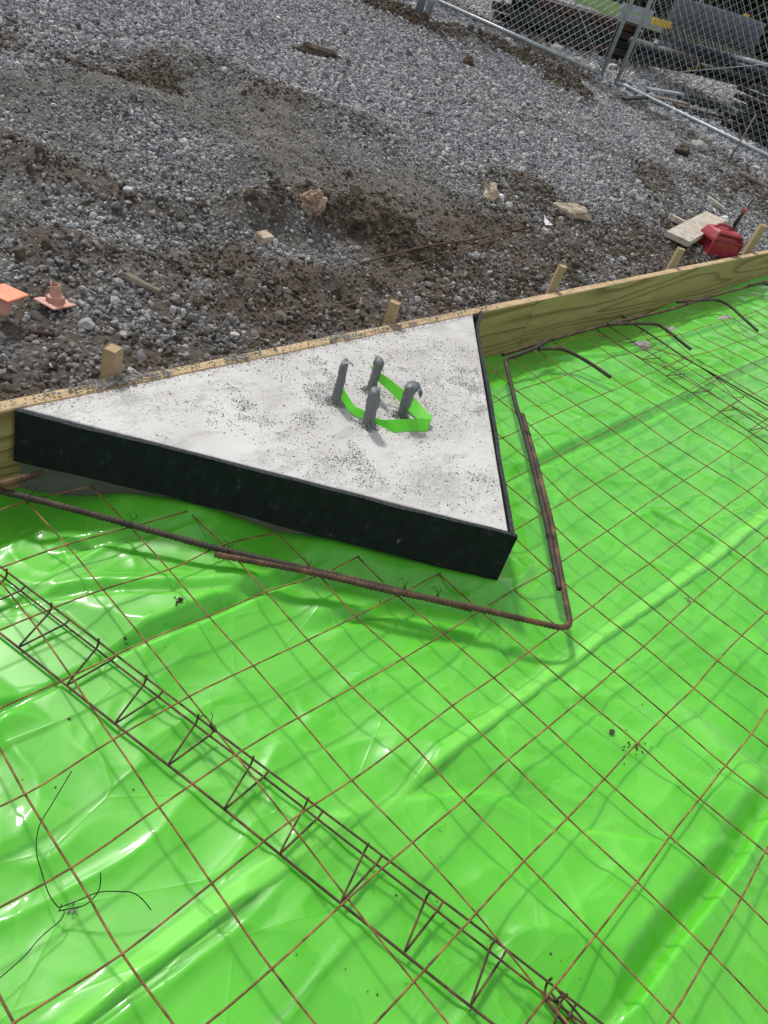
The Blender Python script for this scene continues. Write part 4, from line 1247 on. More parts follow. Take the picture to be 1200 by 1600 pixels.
# crumbs and clods on the sheet
def crumbs(px, py, n, spread, s0, label, mat='grit', name='dirt_crumbs', big=1):
    c = un(px, py, -.05); P = []; S = []
    for i in range(n):
        r = abs(random.gauss(0, spread)); a = random.uniform(0, 6.28)
        s = s0 * random.uniform(.4, 1) * (2.2 if i < big else 1)
        x, y = c[0] + r * math.cos(a), c[1] + r * math.sin(a); P.append((x, y, SH(x, y) + s * .5)); S.append(s)
    o = stones(name, np.array(P), np.array(S), rng.uniform(size=len(P)), np.ones(len(P)), M[mat], .35)
    return tag(o, label, 'dirt clod' if name == 'dirt_clod' else 'dirt crumbs', kind='thing' if name == 'dirt_clod' else 'stuff')
crumbs(990, 1170, 26, .022, .0036, 'dark dirt crumbs beside the mesh crossing right of centre', 'soilclod')
crumbs(952, 1148, 4, .006, .0045, 'single round dark clod above the dirt crumbs at right', 'soilclod', 'dirt_clod', 2)
crumbs(1080, 932, 16, .02, .003, 'dusty crumbs near the long fold at right', 'grit')
crumbs(276, 955, 9, .006, .004, 'small dark clod with twigs left of centre below the long rebar', 'soilclod', 'dirt_clod')
crumbs(197, 1006, 3, .003, .004, 'tiny brown clod beside the crease at left', 'soilclod', 'dirt_clod')
crumbs(118, 1418, 14, .010, .003, 'grey crumbs caught at the knot of the loose wire', 'grit')
crumbs(1008, 545, 20, .02, .003, 'mortar crumbs around the grey mortar splat near the board', 'grit')
def specks():
    n = 2600; x = rng.uniform(-.2, 4.5, n); y = rng.uniform(-2.0, .2, n)
    k = rng.uniform(size=n) < np.clip(.2 + 3 * fbm(x * 2.5, y * 2.5, 261, 3), 0, 1)
    k &= inpoly(x, y, [PA, PB, PD], .01) < .01
    k &= y < yb(x) - .03
    x, y = x[k], y[k]; s = np.exp(rng.normal(math.log(.0011), .4, len(x)))
    z = sheet_h(x, y) + s * .3
    tag(stones('sheet_specks', np.stack([x, y, z], -1), s, rng.uniform(size=len(x)), np.ones(len(x)), M['soilclod'], .3), 'fine dark dirt specks sprinkled over the green sheet', 'dirt', kind='stuff')
specks()
def splat(px, py, rx, ry, h, label):
    c = un(px, py, -.05); V = [(c[0], c[1], SH(c[0], c[1]) + h)]; F = []
    n = 22
    for ring, kk in ((.55, .85), (1, .12)):
        for i in range(n):
            a = 2 * math.pi * i / n; q = 1 + .45 * mn.noise(Vector((math.cos(a) * 1.6, math.sin(a) * 1.6, px)))
            x = c[0] + rx * ring * q * math.cos(a); y = c[1] + ry * ring * q * math.sin(a)
            V.append((x, y, SH(x, y) + h * kk + (.001 * mn.noise(Vector((x * 60, y * 60, 0))))))
    for i in range(n):
        F.append((0, 1 + i, 1 + (i + 1) % n)); F.append((1 + i, 1 + n + i, 1 + n + (i + 1) % n, 1 + (i + 1) % n))
    tag(mkmesh('mortar_splat', V, F, M['mortar'], None, True), label, 'mortar splat')
splat(1003, 538, .06, .042, .010, 'pale grey mortar splat on the sheet under the upper right support')
splat(1050, 510, .05, .025, .008, 'small mortar splat between two rebar hooks near the board')
splat(1132, 496, .10, .018, .006, 'thin streak of mortar on the sheet along the board, far right')

# ------------------------------------------------------------------ debris on the gravel
def rock(name, px, py, dims, mat, label, cat, seed=0, sub=3, rough=.35, sink=.25, rz=0.0, sharp=1.3, smooth=False):
    import bmesh
    p = gpt(px, py)
    bm = bmesh.new(); bmesh.ops.create_icosphere(bm, subdivisions=sub, radius=1)
    for v_ in bm.verts:
        c = v_.co.normalized()
        q = 1 + rough * (mn.noise(c * sharp + Vector((seed * 3.1, 0, 0))) * 1.2 + .35 * mn.noise(c * sharp * 3 + Vector((0, seed, 0))))
        f_ = max(abs(c.x), abs(c.y), abs(c.z)); q *= (1 - .0) / (.55 + .45 * f_ ** .8) * .8 if rough < .3 else 1
        v_.co = Vector((c.x * dims[0] * q, c.y * dims[1] * q, c.z * dims[2] * q))
    me = bpy.data.meshes.new(name); bm.to_mesh(me); bm.free(); me.materials.append(M[mat])
    o = bpy.data.objects.new(name, me); sc.collection.objects.link(o)
    o.location = (p[0], p[1], p[2] + dims[2] * (1 - sink) * .8); o.rotation_euler = (0, 0, rz)
    return tag(o, label, cat)
rock('rock', 486, 330, (.060, .040, .050), 'rockred', 'reddish brown jagged rock on top of the gravel mound', 'rock', 1, 4, .32, sharp=2.0)
import bmesh
def block():
    p = gpt(411, 378)
    V, F = box_vf((0, 0, 0), (.030, .006, 0), (-.005, .024, .004), (0, -.004, .017), 0, .004)
    for i, q in enumerate(V): V[i] = q + np.array([mn.noise(Vector(q * 60)), mn.noise(Vector(q * 60 + 5)), mn.noise(Vector(q * 60 + 9))]) * .002
    o = mkmesh('concrete_chunk', V, F, M['rocktan']); o.location = (p[0], p[1], p[2] + .016)
    tag(o, 'squarish pale concrete chunk below the reddish rock', 'concrete chunk')
block()
rock('rock', 555, 352, (.045, .04, .035), 'soilclod', 'dark round clump of soil right of the reddish rock', 'soil clump', 5, 3, .4)
rock('rock', 766, 310, (.05, .04, .04), 'rocktan', 'small tan rock chunk with a white stone beside it, in mid gravel', 'rock', 6, 3, .55)
rock('rock', 781, 311, (.022, .02, .018), 'paper', 'white pebble next to the small tan rock chunk', 'pebble', 7, 2, .3)
rock('rock', 888, 338, (.11, .045, .04), 'rocktan', 'long crumpled tan rock fragment left of the planks', 'rock', 8, 3, .6, rz=-.5)
rock('rock', 1086, 236, (.10, .07, .06), 'rockgrey', 'pale grey rock near the foot of the fence', 'rock', 9, 3, .35)
rock('rock', 1062, 243, (.07, .06, .05), 'soilclod', 'brown clod beside the pale grey rock at the fence', 'soil clump', 10, 3, .45)
rock('rock', 718, 128, (.045, .04, .03), 'rockgrey', 'lone pale stone high on the gravel below the dirt ridge', 'rock', 11, 3, .3)
rock('rock', 731, 103, (.05, .045, .045), 'soilclod', 'lone dark clod high on the gravel below the dirt ridge', 'soil clump', 12, 3, .4)
rock('rock', 496, 86, (.14, .05, .035), 'soilclod', 'flat dark lump lying alone high on the gravel', 'soil clump', 13, 3, .5, rz=-.4)
rock('rock', 970, 409, (.028, .026, .022), 'rockgrey', 'round pale grey stone in the soil behind the board', 'rock', 14, 3, .25)
rock('rock', 135, 512, (.022, .02, .016), 'rockgrey', 'pale angular stone in the soil left of the first stake', 'rock', 15, 3, .3)
rock('rock', 742, 402, (.02, .02, .016), 'rockgrey', 'grey stone at the end of the buried rusty bars', 'rock', 16, 3, .3)
rock('rock', 1130, 345, (.035, .03, .025), 'paper', 'white stone beside the planks near the fuel can', 'rock', 17, 3, .3)
def paper():
    p = gpt(855, 354)
    V = [(-.035, .0, 0), (.03, -.01, .004), (.02, .03, .03), (.012, .045, .055), (-.01, .02, .02), (-.035, .0, -.001), (.03, -.01, .003), (.02, .031, .029), (.012, .046, .054), (-.01, .021, .019)]
    F = [(0, 1, 4), (1, 2, 4), (2, 3, 4), (5, 9, 6), (6, 9, 7), (7, 9, 8), (0, 5, 6, 1), (1, 6, 7, 2), (2, 7, 8, 3), (3, 8, 9, 4), (4, 9, 5, 0)]
    o = mkmesh('paper_scrap', V, F, M['paper']); o.location = (p[0], p[1], p[2] + .01); o.scale = (1.15, 1.15, .6)
    tag(o, 'crumpled white paper scrap on the gravel near the board', 'paper')
paper()
def stick(name, pts, r, mat, label, cat, dz=.012, taper=.6):
    P = [gpt(a, b, dz + (c if len(q) > 2 else 0)) for q in pts for a, b, c in [q if len(q) > 2 else (*q, 0)]]
    c = P[0].copy(); W = spline([p - c for p in P], .02); n_ = len(W)
    o = tube(name, W, lambda i: r * (1 - (1 - taper) * i / n_) * (1 + .15 * math.sin(i * 1.7)), M[mat], None, 8, smooth=False); o.location = tuple(c)
    return tag(o, label, cat)
stick('wood_stick', [(196, 436), (222, 449), (250, 462)], .014, 'stick', 'short thick weathered stick on the soil behind the left of the board', 'stick', .010, .8)
stick('wood_stick', [(45, 524), (64, 525), (84, 527)], .009, 'rustplate', 'short reddish brown stick below the orange caps', 'stick', .008)
stick('buried_bar', [(500, 432), (580, 411), (660, 390), (740, 377), (830, 357)], .0045, 'rebar', 'upper rusty bar half buried in the soil behind the pad', 'rebar', .012, 1)
stick('buried_bar', [(610, 428), (690, 404), (790, 373)], .004, 'rebar', 'lower rusty bar half buried in the soil behind the pad', 'rebar', .010, 1)
stick('buried_bar', [(1150, 272), (1175, 285), (1215, 305)], .017, 'stick', 'grey bar on the gravel under the right end of the fence', 'metal bar', .02, 1)
def straw():
    a = gpt(1137, 254); b = a + np.array([.06, 0, .42])
    o = tube('wire_stub', [np.zeros(3), (b - a) * .5 + np.array([.01, 0, 0]), b - a], .008, M['stick'], None, 6); o.location = tuple(a)
    tag(o, 'thin upright stick in front of the right gate bottom rail', 'stick')
straw()

# rebar caps
def cap(px, py, inverted, mat, matp, label, rz, tilt=0.0):
    p = gpt(px, py)
    e = tag(empty('rebar_protector', (p[0], p[1], p[2] + .012), rz), label, 'rebar cap', 'orange plastic rebar caps')
    e.rotation_euler = (tilt, .06, rz)
    hs = .048
    e.scale = (.84, .84, .84)
    z0 = 0 if not inverted else .078
    sgn = 1 if not inverted else -1
    V, F = box_vf((0, 0, z0), (hs, 0, 0), (0, hs, 0), (0, 0, .0035), 0, .003)
    mkmesh('plate', V, F, M[matp], e)
    n = 28; V = []; F = []
    prof = [(.028, .003), (.026, .020), (.0185, .024), (.0185, .042), (.0175, .066)]
    for ri, (r, z) in enumerate(prof):
        for i in range(n):
            a = 2 * math.pi * i / n
            dz = 0
            if ri == 4 and not inverted: dz = -.010 * max(0, math.sin(a * 2 + 1)) + .003 * math.sin(a * 4)
            V.append((r * math.cos(a), r * math.sin(a), z0 + sgn * (z + dz)))
    for ri, (r, z) in list(enumerate(prof))[::-1]:
        for i in range(n):
            a = 2 * math.pi * i / n; dz = -.010 * max(0, math.sin(a * 2 + 1)) + .003 * math.sin(a * 4) if (ri == 4 and not inverted) else 0
            V.append(((r - .0022) * math.cos(a), (r - .0022) * math.sin(a), z0 + sgn * (z + dz)))
    m_ = len(prof) * 2
    for ri in range(m_ - 1):
        for i in range(n):
            a = ri * n + i; b = ri * n + (i + 1) % n; F.append((a, b, b + n, a + n))
    mkmesh('tube', V, F, M[mat], e)
    for k in range(14):
        a = 2 * math.pi * k / 14
        V, F = box_vf((.0275 * math.cos(a), .0275 * math.sin(a), z0 + sgn * .012), (.003 * math.cos(a), .003 * math.sin(a), 0), (-.0011 * math.sin(a), .0011 * math.cos(a), 0), (0, 0, .009))
        mkmesh('rib', V, F, M[mat], e)
cap(86, 478, False, 'pinkcap', 'pinkcap', 'faded pink-orange rebar cap standing on its square plate, tube broken', .25, -.05)
cap(8, 500, True, 'pinkcap', 'orangecap', 'orange rebar cap upside down, square plate on top, at left edge', .45, .0)

# planks by the fuel can
def plank(px0, px1, w_, t, dz, label, mat='oldplank'):
    a, b = gpt(*px0), gpt(*px1); c = (a + b) / 2; d_ = b - a; L = np.linalg.norm(d_); d_ /= L
    s_ = np.cross([0, 0, 1], d_); s_ /= np.linalg.norm(s_); n_ = np.cross(d_, s_)
    e = tag(empty('plank', (c[0], c[1], c[2] + dz), math.atan2(d_[1], d_[0])), label, 'plank')
    pit = math.asin(d_[2])
    V, F = box_vf((0, 0, 0), (L / 2 * math.cos(pit), 0, L / 2 * math.sin(pit)), (0, w_ / 2, 0), (0, 0, t / 2), 0, .002)
    mkmesh('board', V, F, M[mat], e)
plank((1052, 384), (1112, 350), .165, .036, .045, 'pale dusty plank lying on the gravel left of the fuel can')
plank((1046, 345), (1085, 364), .08, .036, .025, 'short plank end sticking out under the pale dusty plank', 'oldplank')
plank((1105, 312), (1130, 330), .10, .03, .012, 'plank piece half covered by gravel behind the fuel can', 'oldplank')

# fuel can
def fuel_can():
    q = gpt(1114, 397); 
    e = tag(empty('fuel_can', (q[0], q[1], q[2] - .03), -.55), 'red plastic fuel can with black spout behind the form board', 'fuel can')
    H_ = .20; hx, hy = .118, .088
    bm = bmesh.new()
    prof = [(1.0, 0), (1.0, .72), (.80, .95), (.62, 1.0)]
    rings = []
    for k, z in prof:
        kx = k if k == 1 else k + .06
        rings.append([bm.verts.new((sx_ * hx * kx, sy_ * hy * k, z * H_)) for sx_, sy_ in ((-1, -1), (1, -1), (1, 1), (-1, 1))])
    fs = {}
    for a, b in zip(rings[:-1], rings[1:]):
        for i in range(4): fs[(rings.index(a), i)] = bm.faces.new((a[i], a[(i + 1) % 4], b[(i + 1) % 4], b[i]))
    bm.faces.new(rings[0][::-1]); bm.faces.new(rings[-1])
    # hollow pressed into the long side facing the form, up over the shoulder
    for keyf, th, dp_in in (((0, 0), .030, .022), ((1, 0), .010, .030), ((0, 3), .028, .014)):
        r_ = bmesh.ops.inset_region(bm, faces=[fs[keyf]], thickness=th, depth=0)
        r_ = bmesh.ops.inset_region(bm, faces=[fs[keyf]], thickness=.012, depth=-dp_in)
    bmesh.ops.bevel(bm, geom=list(bm.edges), offset=.011, segments=3, profile=.5, affect='EDGES', clamp_overlap=True)
    me = bpy.data.meshes.new('body'); bm.to_mesh(me); bm.free(); me.materials.append(M['redplastic'])
    for p in me.polygons: p.use_smooth = True
    o = bpy.data.objects.new('body', me); sc.collection.objects.link(o); o.parent = e
    b0 = np.array([.075, .045, H_ - .012])
    tube('collar', [b0, b0 + [.006, .004, .035]], .024, M['blackplastic'], e, 20)
    sp = tube('spout', [b0 + [.004, .003, .03], b0 + [.03, .018, .12], b0 + [.055, .03, .21]], lambda i: (.014, .012, .009)[i], M['blackplastic'], e, 16)
    tube('spout_button', [b0 + [.022, .002, .12], b0 + [.030, .006, .16]], .008, M['redtip'], sp, 10)
    tube('handle', spline([(-.085, .01, H_ - .012), (-.07, .01, H_ + .014), (-.01, .01, H_ + .020), (.03, .01, H_ + .012), (.04, .01, H_ - .010)], .012), .010, M['redplastic'], e, 10)
fuel_can()

# ------------------------------------------------------------------ fence and gates
def gate(px0, px1, label, hgt=1.85, upright_at=0, brace=True, r=.021, ext=0.0, open_top=True, both=False):
    """bottom rail from px0 (upright end) to px1"""
    a = gpt(*px0, .0); b = gpt(*px1, .0)
    zr = .05
    a[2] += zr; b[2] += zr
    d_ = b - a; d_[2] = 0; L = np.linalg.norm(d_); d_ = d_ / L
    L += ext
    slope = (b[2] - a[2]) / (L - ext)
    e = tag(empty('chain_link_gate', tuple(a), math.atan2(d_[1], d_[0])), label, 'gate', 'chain link gate leaves')
    def P(s, z, o_=0): return np.array([s, o_, z + slope * s])
    tube('bottom_rail', [P(0, 0), P(L, 0)], r, M['galv'], e, 16)
    tube('top_rail', [P(0, hgt), P(L, hgt)], r, M['galv'], e, 16)
    tube('upright', [P(0, -.03), P(0, hgt + .02)], r * 1.05, M['galv'], e, 16)
    tube('upright', [P(L, -.03), P(L, hgt + .02)], r * 1.05, M['galv'], e, 16)
    # tension bar and clips
    tube('tension_bar', [P(.045, .03), P(.045, hgt - .03)], .006, M['galv'], e, 6)
    for k in range(5):
        z = .12 + k * .38
        tube('clip', [P(-.005, z), P(.05, z)], .011, M['galv'], e, 6)
    if brace:
        tube('truss_rod', [P(.03, .06), P(L * .92, hgt * .96)], .005, M['galv'], e, 6)
    # fabric
    pitch = .0405; V = []; F = []; rw = .0031
    cols = int((L - .06) / pitch); rows = int(hgt / pitch)
    for c in range(cols):
        xs = .045 + c * pitch
        pts = [P(xs + (pitch if (k + c) % 2 else 0), .0 + k * pitch, .026 + (.0028 if k % 2 else -.0028)) for k in range(rows + 1)]
        off = len(V)
        for p in pts:
            V += [p + np.array([rw, 0, 0]), p + np.array([-rw * .5, rw, 0]), p + np.array([-rw * .5, -rw, 0])]
        for k in range(rows):
            for q in range(3):
                a_, b_ = off + k * 3 + q, off + k * 3 + (q + 1) % 3; F.append((a_, b_, b_ + 3, a_ + 3))
    mkmesh('chain_link', V, F, M['galvwire'], e)
    return a, d_, L
gate((937, 124), (680, 8), 'left chain link gate leaf, its upright leaning across the dark beams', ext=.2)
gate((960, 136), (1203, 255), 'right chain link gate leaf in front of the roll of fencing', ext=2.2)
def posts():
    for px, lab in (((653, 24), 'left one of the two galvanised posts at the hinge end'), ((667, 28), 'right one of the two galvanised posts at the hinge end')):
        p = gpt(*px); e = tag(empty('fence_post', tuple(p)), lab, 'fence post', 'galvanised posts beside the left gate leaf')
        tube('post', [(0, 0, -.1), (0, 0, 2.0)], .038, M['galv'], e, 18)
        tube('hinge', [(0, 0, .14), (.0, 0, .20)], .046, M['galv'], e, 18)
    p = gpt(604, 2); e = tag(empty('fence_post', tuple(p)), 'farther galvanised post at the top edge, left of the hinge posts', 'fence post', 'galvanised posts beside the left gate leaf')
    tube('post', [(0, 0, -.1), (0, 0, 2.0)], .03, M['galv'], e, 18)
posts()

# ------------------------------------------------------------------ storage yard beyond
def beam(name, A, B, sec, mat, label, cat, shape='channel', roll=0.0, group=None):
    A = np.array(A, float); B = np.array(B, float); c = (A + B) / 2; d_ = (B - A) / 2; L = np.linalg.norm(d_); u_ = d_ / L
    s_ = np.cross([0, 0, 1], u_); s_ /= np.linalg.norm(s_); n_ = np.cross(u_, s_)
    w_, h_ = sec; V = []; F = []
    def add(cx, cz, hw, hh):
        v_, f_ = box_vf(s_ * cx + n_ * cz, d_, s_ * hw, n_ * hh, len(V)); V.extend(v_); F.extend(f_)
    t = min(w_, h_) * .09
    if shape == 'channel':
        add(-w_ / 2 + t, 0, t, h_ / 2 - 2 * t); add(0, h_ / 2 - t, w_ / 2, t); add(0, -h_ / 2 + t, w_ / 2, t)
    elif shape == 'ibeam':
        add(0, 0, t * .8, h_ / 2 - 2 * t); add(0, h_ / 2 - t, w_ / 2, t); add(0, -h_ / 2 + t, w_ / 2, t)
    elif shape == 'box': add(0, 0, w_ / 2, h_ / 2)
    o = mkmesh(name, V, F, M[mat]); o.location = tuple(c)
    return tag(o, label, cat, group)
def up(v_, z): return np.array([v_[0], v_[1], z])
# stack 1: long dark beams left of the gate opening
A = gpt(812, 58); B = gpt(1000, 106)
A[2] += .0; dxy = (B - A)[:2]; L1 = np.linalg.norm(dxy); u1 = dxy / L1; n1 = np.array([-u1[1], u1[0]])
if n1[0] < 0: n1 = -n1
mats = ['darksteel', 'greensteel', 'darksteel', 'rustplate', 'greensteel', 'darksteel']
lab_l = ['bottom', 'second', 'third', 'fourth', 'top']
lab_r = ['front row', 'second row', 'third row', 'back row']
for lay in range(4):
    for row in range(4):
        j = (lay * 7 + row * 3) % 5; ex0 = -.25 + .16 * ((lay * 3 + row * 2) % 4); ex1 = .0 + .13 * ((lay * 2 + row * 5) % 4)
        a = A[:2] - u1 * ex0 + n1 * (row * .16 + .03 * (lay % 2)); b = A[:2] + u1 * (L1 + ex1) + n1 * (row * .16 + .02 * (j % 3))
        z = .10 + lay * .088 + .01 * (j % 2)
        beam('steel_beam', (a[0], a[1], A[2] + z), (b[0], b[1], B[2] + z + .02), (.12, .075), mats[(lay + row) % 6],
             'dark steel beam, %s layer, %s of the stack left of the gate opening' % (lab_l[lay], lab_r[row]), 'steel beam', ('channel', 'ibeam', 'channel', 'box')[(lay + row) % 4], group='dark steel beams stacked in the yard')
for k, (f_, lab) in enumerate(((.12, 'left'), (.55, 'middle'), (.92, 'right'))):
    c = A[:2] + u1 * L1 * f_
    beam('timber_block', (*(c - n1 * .1), A[2] + (B - A)[2] * f_ + .03), (*(c + n1 * .75), A[2] + (B - A)[2] * f_ + .05), (.09, .07), 'stick', '%s timber block under the dark steel beam stack' % lab, 'timber block', 'box')
# stack 2: pipes and rails under the roll
A2 = gpt(1012, 112); A2 = CAM + ray(1012, 112) * 9.2; B2 = CAM + ray(1215, 150) * 8.0
gz = TH(A2[0], A2[1]); 
def pipe(A_, B_, r, mat, label, cat='pipe', group=None):
    A_ = np.array(A_, float); o = tube('pipe', [np.zeros(3), np.array(B_) - A_], r, M[mat], None, 18); o.location = tuple(A_); return tag(o, label, cat, group)
def D(px, py, dep): return CAM + ray(px, py) * dep
pipe(D(985, 68, 9.4), D(1090, 100, 8.9), .075, 'darksteel', 'dark pipe beside the right gate upright')
pipe(D(1058, 64, 9.6), D(1230, 112, 8.6), .030, 'galv', 'galvanised rail directly under the roll of fencing')
pipe(D(1070, 78, 9.5), D(1225, 126, 8.6), .05, 'darksteel', 'dark pipe under the galvanised rail')
pipe(D(1015, 82, 9.3), D(1180, 126, 8.6), .034, 'darksteel', 'thinnest of the dark pipes, lowest under the roll')
beam('steel_beam', D(1000, 92, 9.2), D(1080, 108, 9.0), (.10, .10), 'darksteel', 'short dark beam at the foot of the pile under the roll', 'steel beam', 'ibeam', group='dark steel beams stacked in the yard')
beam('steel_beam', D(1082, 104, 9.1), D(1215, 138, 8.5), (.14, .14), 'darksteel', 'long dark beam at the foot of the pile under the roll', 'steel beam', 'ibeam', group='dark steel beams stacked in the yard')
beam('steel_beam', D(1100, 92, 9.3), D(1225, 122, 8.7), (.14, .12), 'darksteel', 'dark beam second from the bottom under the roll', 'steel beam', 'box', group='dark steel beams stacked in the yard')
beam('yellow_block', D(1076, 101, 8.95), D(1089, 103, 8.95), (.09, .10), 'yellow', 'yellow painted block between the pipes under the roll', 'block', 'box')
beam('equipment_rail', D(966, 20, 9.6), D(1050, 48, 9.3), (.05, .075), 'galv', 'grey steel rail with yellow part beside the fencing roll', 'steel rail', 'box')
beam('equipment_rail', D(972, 8, 9.8), D(1020, 22, 9.6), (.05, .07), 'galv', 'short grey rail above the steel rail beside the roll', 'steel rail', 'box')
beam('yellow_clamp', D(1020, 32, 9.15), D(1048, 40, 9.15), (.09, .07), 'yellow', 'yellow clamp on the grey steel rail', 'clamp', 'box')
beam('yellow_tag', D(1162, 27, 9.2), D(1169, 28, 9.2), (.07, .07), 'yellow', 'small yellow tag above the roll of fencing', 'tag', 'box')

def mesh_roll():
    A_ = D(1040, 42, 9.4); B_ = D(1176, 84, 9.2)
    u_ = (B_ - A_); L = np.linalg.norm(u_); u_ /= L
    s_ = np.cross([0, 0, 1], u_); s_ /= np.linalg.norm(s_); n_ = np.cross(u_, s_)
    e = tag(empty('fencing_roll', tuple(A_)), 'large grey roll of chain link fencing lying on the pipes', 'roll of fencing')
    for k, (R0, np_, tw) in enumerate(((.33, 36, .9), (.312, 34, -.9), (.29, 34, .9), (.25, 30, -.9), (.20, 26, .9), (.13, 18, -.9))):
        V = []; F = []; rw = .0028
        for c in range(np_ * 2):
            sgn = 1 if c % 2 else -1; a0 = 2 * math.pi * c / np_ / 2
            off = len(V); ns = 46
            for i in range(ns + 1):
                t = i / ns; a = a0 + ((i + c) % 2) * (2 * math.pi / (np_ * 2)) * .95 + .03 * math.sin(t * 9)
                rr = R0 * (1 + .03 * math.sin(a * 3 + k) + .012 * ((i + c) % 2)) * (1 - .05 * abs(2 * t - 1) ** 4)
                p = u_ * (L * t) + (s_ * math.cos(a) + n_ * math.sin(a)) * rr
                V += [p + n_ * rw, p - n_ * rw * .5 + s_ * rw, p - n_ * rw * .5 - s_ * rw]
            for i in range(ns):
                for q in range(3):
                    x_, y_ = off + i * 3 + q, off + i * 3 + (q + 1) % 3; F.append((x_, y_, y_ + 3, x_ + 3))
        mkmesh('wire_layer', V, F, M['rollwire'], e)
mesh_roll()
# stack 3: dark planks at right
A = D(1128, 200, 7.6)
base = gpt(1140, 205); 
u3 = np.array([.42, -.9]); u3 /= np.linalg.norm(u3); n3 = np.array([u3[1] * -1, u3[0]])
if n3[0] < 0: n3 = -n3
b0 = gpt(1150, 222)[:2] + n3 * .35
for lay in range(7):
    for row in range(3):
        ex = .10 * ((lay * 5 + row * 3) % 4) - .1
        a = b0 - u3 * (ex - .0) + n3 * (row * .22); b = b0 + u3 * 2.6 + n3 * (row * .22)
        gz = TH(b0[0], b0[1])
        z = gz + .06 + lay * .068
        beam('dark_plank', (a[0], a[1], z), (b[0], b[1], z - .12), (.17, .045), ('darksteel', 'rustplate', 'darksteel', 'darksteel')[(lay * 2 + row) % 4],
             'dark plank, %s layer from the ground, %s row of the pile at right' % (('bottom', 'second', 'third', 'fourth', 'fifth', 'sixth', 'top')[lay], ('front', 'middle', 'back')[row]), 'plank', 'box', group='dark planks piled behind the right gate')
for (p0, p1, wd, mt, lab) in (((1008, 146), (1062, 156), .10, 'galv', 'grey steel strip lying in the yard behind the gate rail'),
                              ((1034, 148), (1120, 172), .12, 'darksteel', 'dark plank lying loose in the yard, farthest of the loose ones'),
                              ((1060, 160), (1135, 178), .12, 'greensteel', 'greenish steel channel lying loose beside the dark planks'),
                              ((1012, 158), (1070, 172), .07, 'stick', 'thin pale lath lying loose behind the gate rail'),
                              ((1050, 172), (1125, 192), .12, 'darksteel', 'dark plank lying loose nearest to the gate rail'),
                              ((970, 163), (1006, 162), .05, 'darksteel', 'short dark batten poking out under the gate rail')):
    a, b = gpt(*p0, .05), gpt(*p1, .06)
    beam('loose_plank', a, b, (wd, .022), mt, lab, 'plank', 'box')
# jumble at the far left of the yard
for (q0, q1, dz, mt, lab) in (((760, 42), (850, 62), .08, 'darksteel', 'dark channel at the left end of the yard, lowest'), ((775, 30), (870, 50), .2, 'rustplate', 'rusty channel above the lowest one at the left end'),
                              ((770, 22), (860, 42), .32, 'darksteel', 'dark channel on top at the left end of the yard')):
    a = D(q0[0], q0[1], 10.4); b = D(q1[0], q1[1], 10.0)
    beam('steel_beam', a, b, (.16, .10), mt, lab, 'steel beam', 'channel', group='dark steel beams stacked in the yard')
# pale kerb beyond
a = D(660, -2, 12.5); b = D(757, 9, 12.8)
beam('kerb', a, b, (.12, .05), 'rockgrey', 'pale concrete kerb along the lawn at the top edge', 'kerb', 'box')

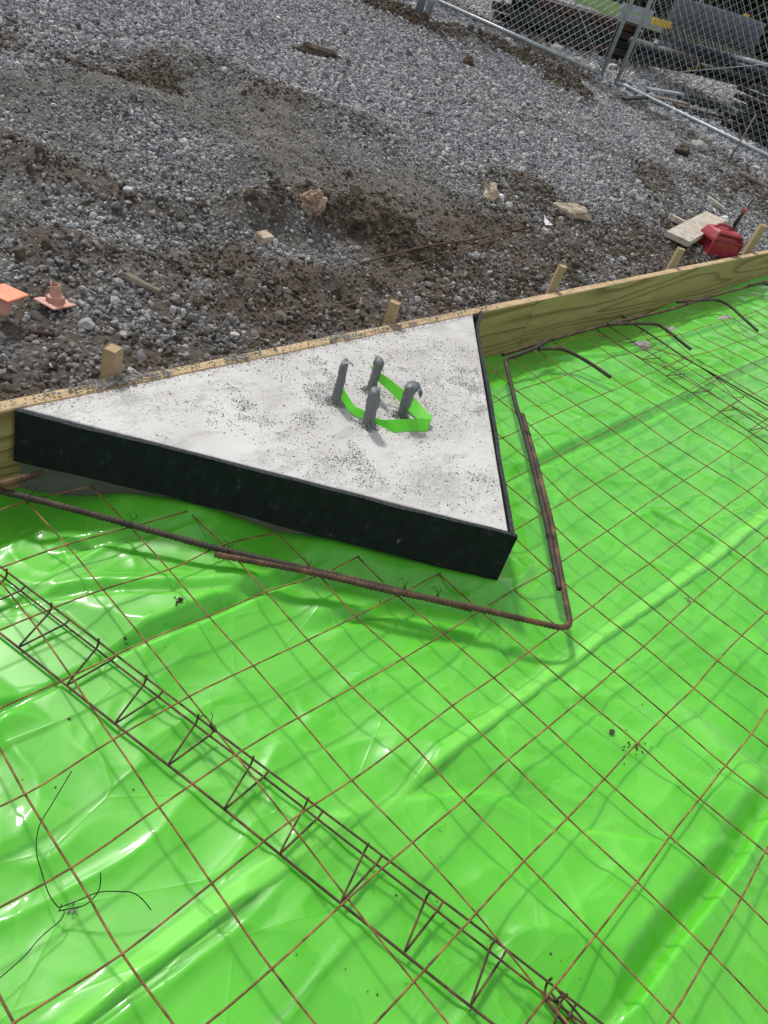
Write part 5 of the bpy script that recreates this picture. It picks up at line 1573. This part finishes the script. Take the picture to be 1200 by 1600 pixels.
# far chain link fence behind the yard
def far_fence():
    a = D(640, -40, 16.5); b = D(1320, 60, 15.5)
    a[2] = TH(a[0], a[1]) + .05; b[2] = TH(b[0], b[1]) + .05
    d_ = b - a; L = np.hypot(d_[0], d_[1]); e = tag(empty('chain_link_fence', tuple(a), math.atan2(d_[1], d_[0])), 'dark chain link fence running behind the storage yard', 'fence')
    n = int(L / 2.6); sl = (b[2] - a[2]) / L
    for k in range(n + 1):
        s = L * k / n; tube('post', [(s, 0, sl * s - .1), (s, 0, sl * s + 1.9)], .03, M['galv'], e, 10)
    tube('top_rail', [(0, 0, 1.85), (L, 0, sl * L + 1.85)], .022, M['galv'], e, 8)
    V = []; F = []; pitch = .09; rows = int(1.8 / pitch); rw = .0025
    for c in range(int(L / pitch)):
        off = len(V)
        for k in range(rows + 1):
            p = np.array([c * pitch + (pitch if (k + c) % 2 else 0), .03, .03 + k * pitch + sl * c * pitch]); V += [p + [rw, 0, 0], p + [-rw, rw, 0], p + [-rw, -rw, 0]]
        for k in range(rows):
            for q in range(3):
                a_, b_ = off + k * 3 + q, off + k * 3 + (q + 1) % 3; F.append((a_, b_, b_ + 3, a_ + 3))
    mkmesh('chain_link', V, F, M['galvwire'], e)
far_fence()

# trees beyond the lawn (only their lower parts reach the picture's top right corner)
M['leaf'] = noisy('foliage', [(.3, (.016, .030, .010)), (.6, (.035, .065, .020)), (.8, (.06, .10, .03))], 2, .8)
M['bark'] = noisy('bark', [(.3, (.05, .04, .03)), (.7, (.12, .10, .08))], 8, .95, 0, .02, 20)
def tree(x, y, h, w_, label, seed):
    z0 = TH(x, y)
    e = tag(empty('tree', (x, y, z0)), label, 'tree', 'trees beyond the lawn')
    rr = np.random.default_rng(seed)
    tube('trunk', [(0, 0, -.2), (.1, 0, h * .3), (.05, .1, h * .75)], lambda i: (.24, .18, .06)[i], M['bark'], e, 10)
    V = []; F = []
    cl_ = [(rr.uniform(-.7, .7) * w_, rr.uniform(-.7, .7) * w_, h * rr.uniform(.03, .95), rr.uniform(.3, .55) * w_) for _ in range(34)]
    for cx, cy, cz, cr in cl_:
        n_ = 420
        q = rr.normal(size=(n_, 3)); q /= np.linalg.norm(q, axis=1)[:, None]; q *= (cr * rr.uniform(.55, 1.05, n_) ** .5)[:, None]
        for p in q:
            p = p + np.array([cx, cy, cz]); a = rr.normal(size=3) * .14; b = rr.normal(size=3) * .14
            k = len(V); V += [p, p + a, p + a + b, p + b]; F.append((k, k + 1, k + 2, k + 3))
    mkmesh('crown', V, F, M['leaf'], e)
for i, (px, dep, lab) in enumerate(((1045, 31, 'dark tree in the second row, between the leftmost pair'), (1140, 33, 'dark tree in the second row, behind the top right corner tree'), (1240, 31, 'dark tree in the second row just past the right edge'), (1000, 27, 'dark tree beyond the lawn, leftmost behind the gates'), (1090, 29, 'dark tree beyond the lawn, second from the left'), (1180, 26, 'dark tree beyond the lawn at the top right corner'),
                                    (1290, 28, 'dark tree beyond the lawn just past the right edge'), (920, 33, 'dark tree beyond the lawn behind the left gate leaf'))):
    p = D(px, 60, dep); tree(p[0], p[1], 7.0, 2.6, lab, 100 + i)
print('done')
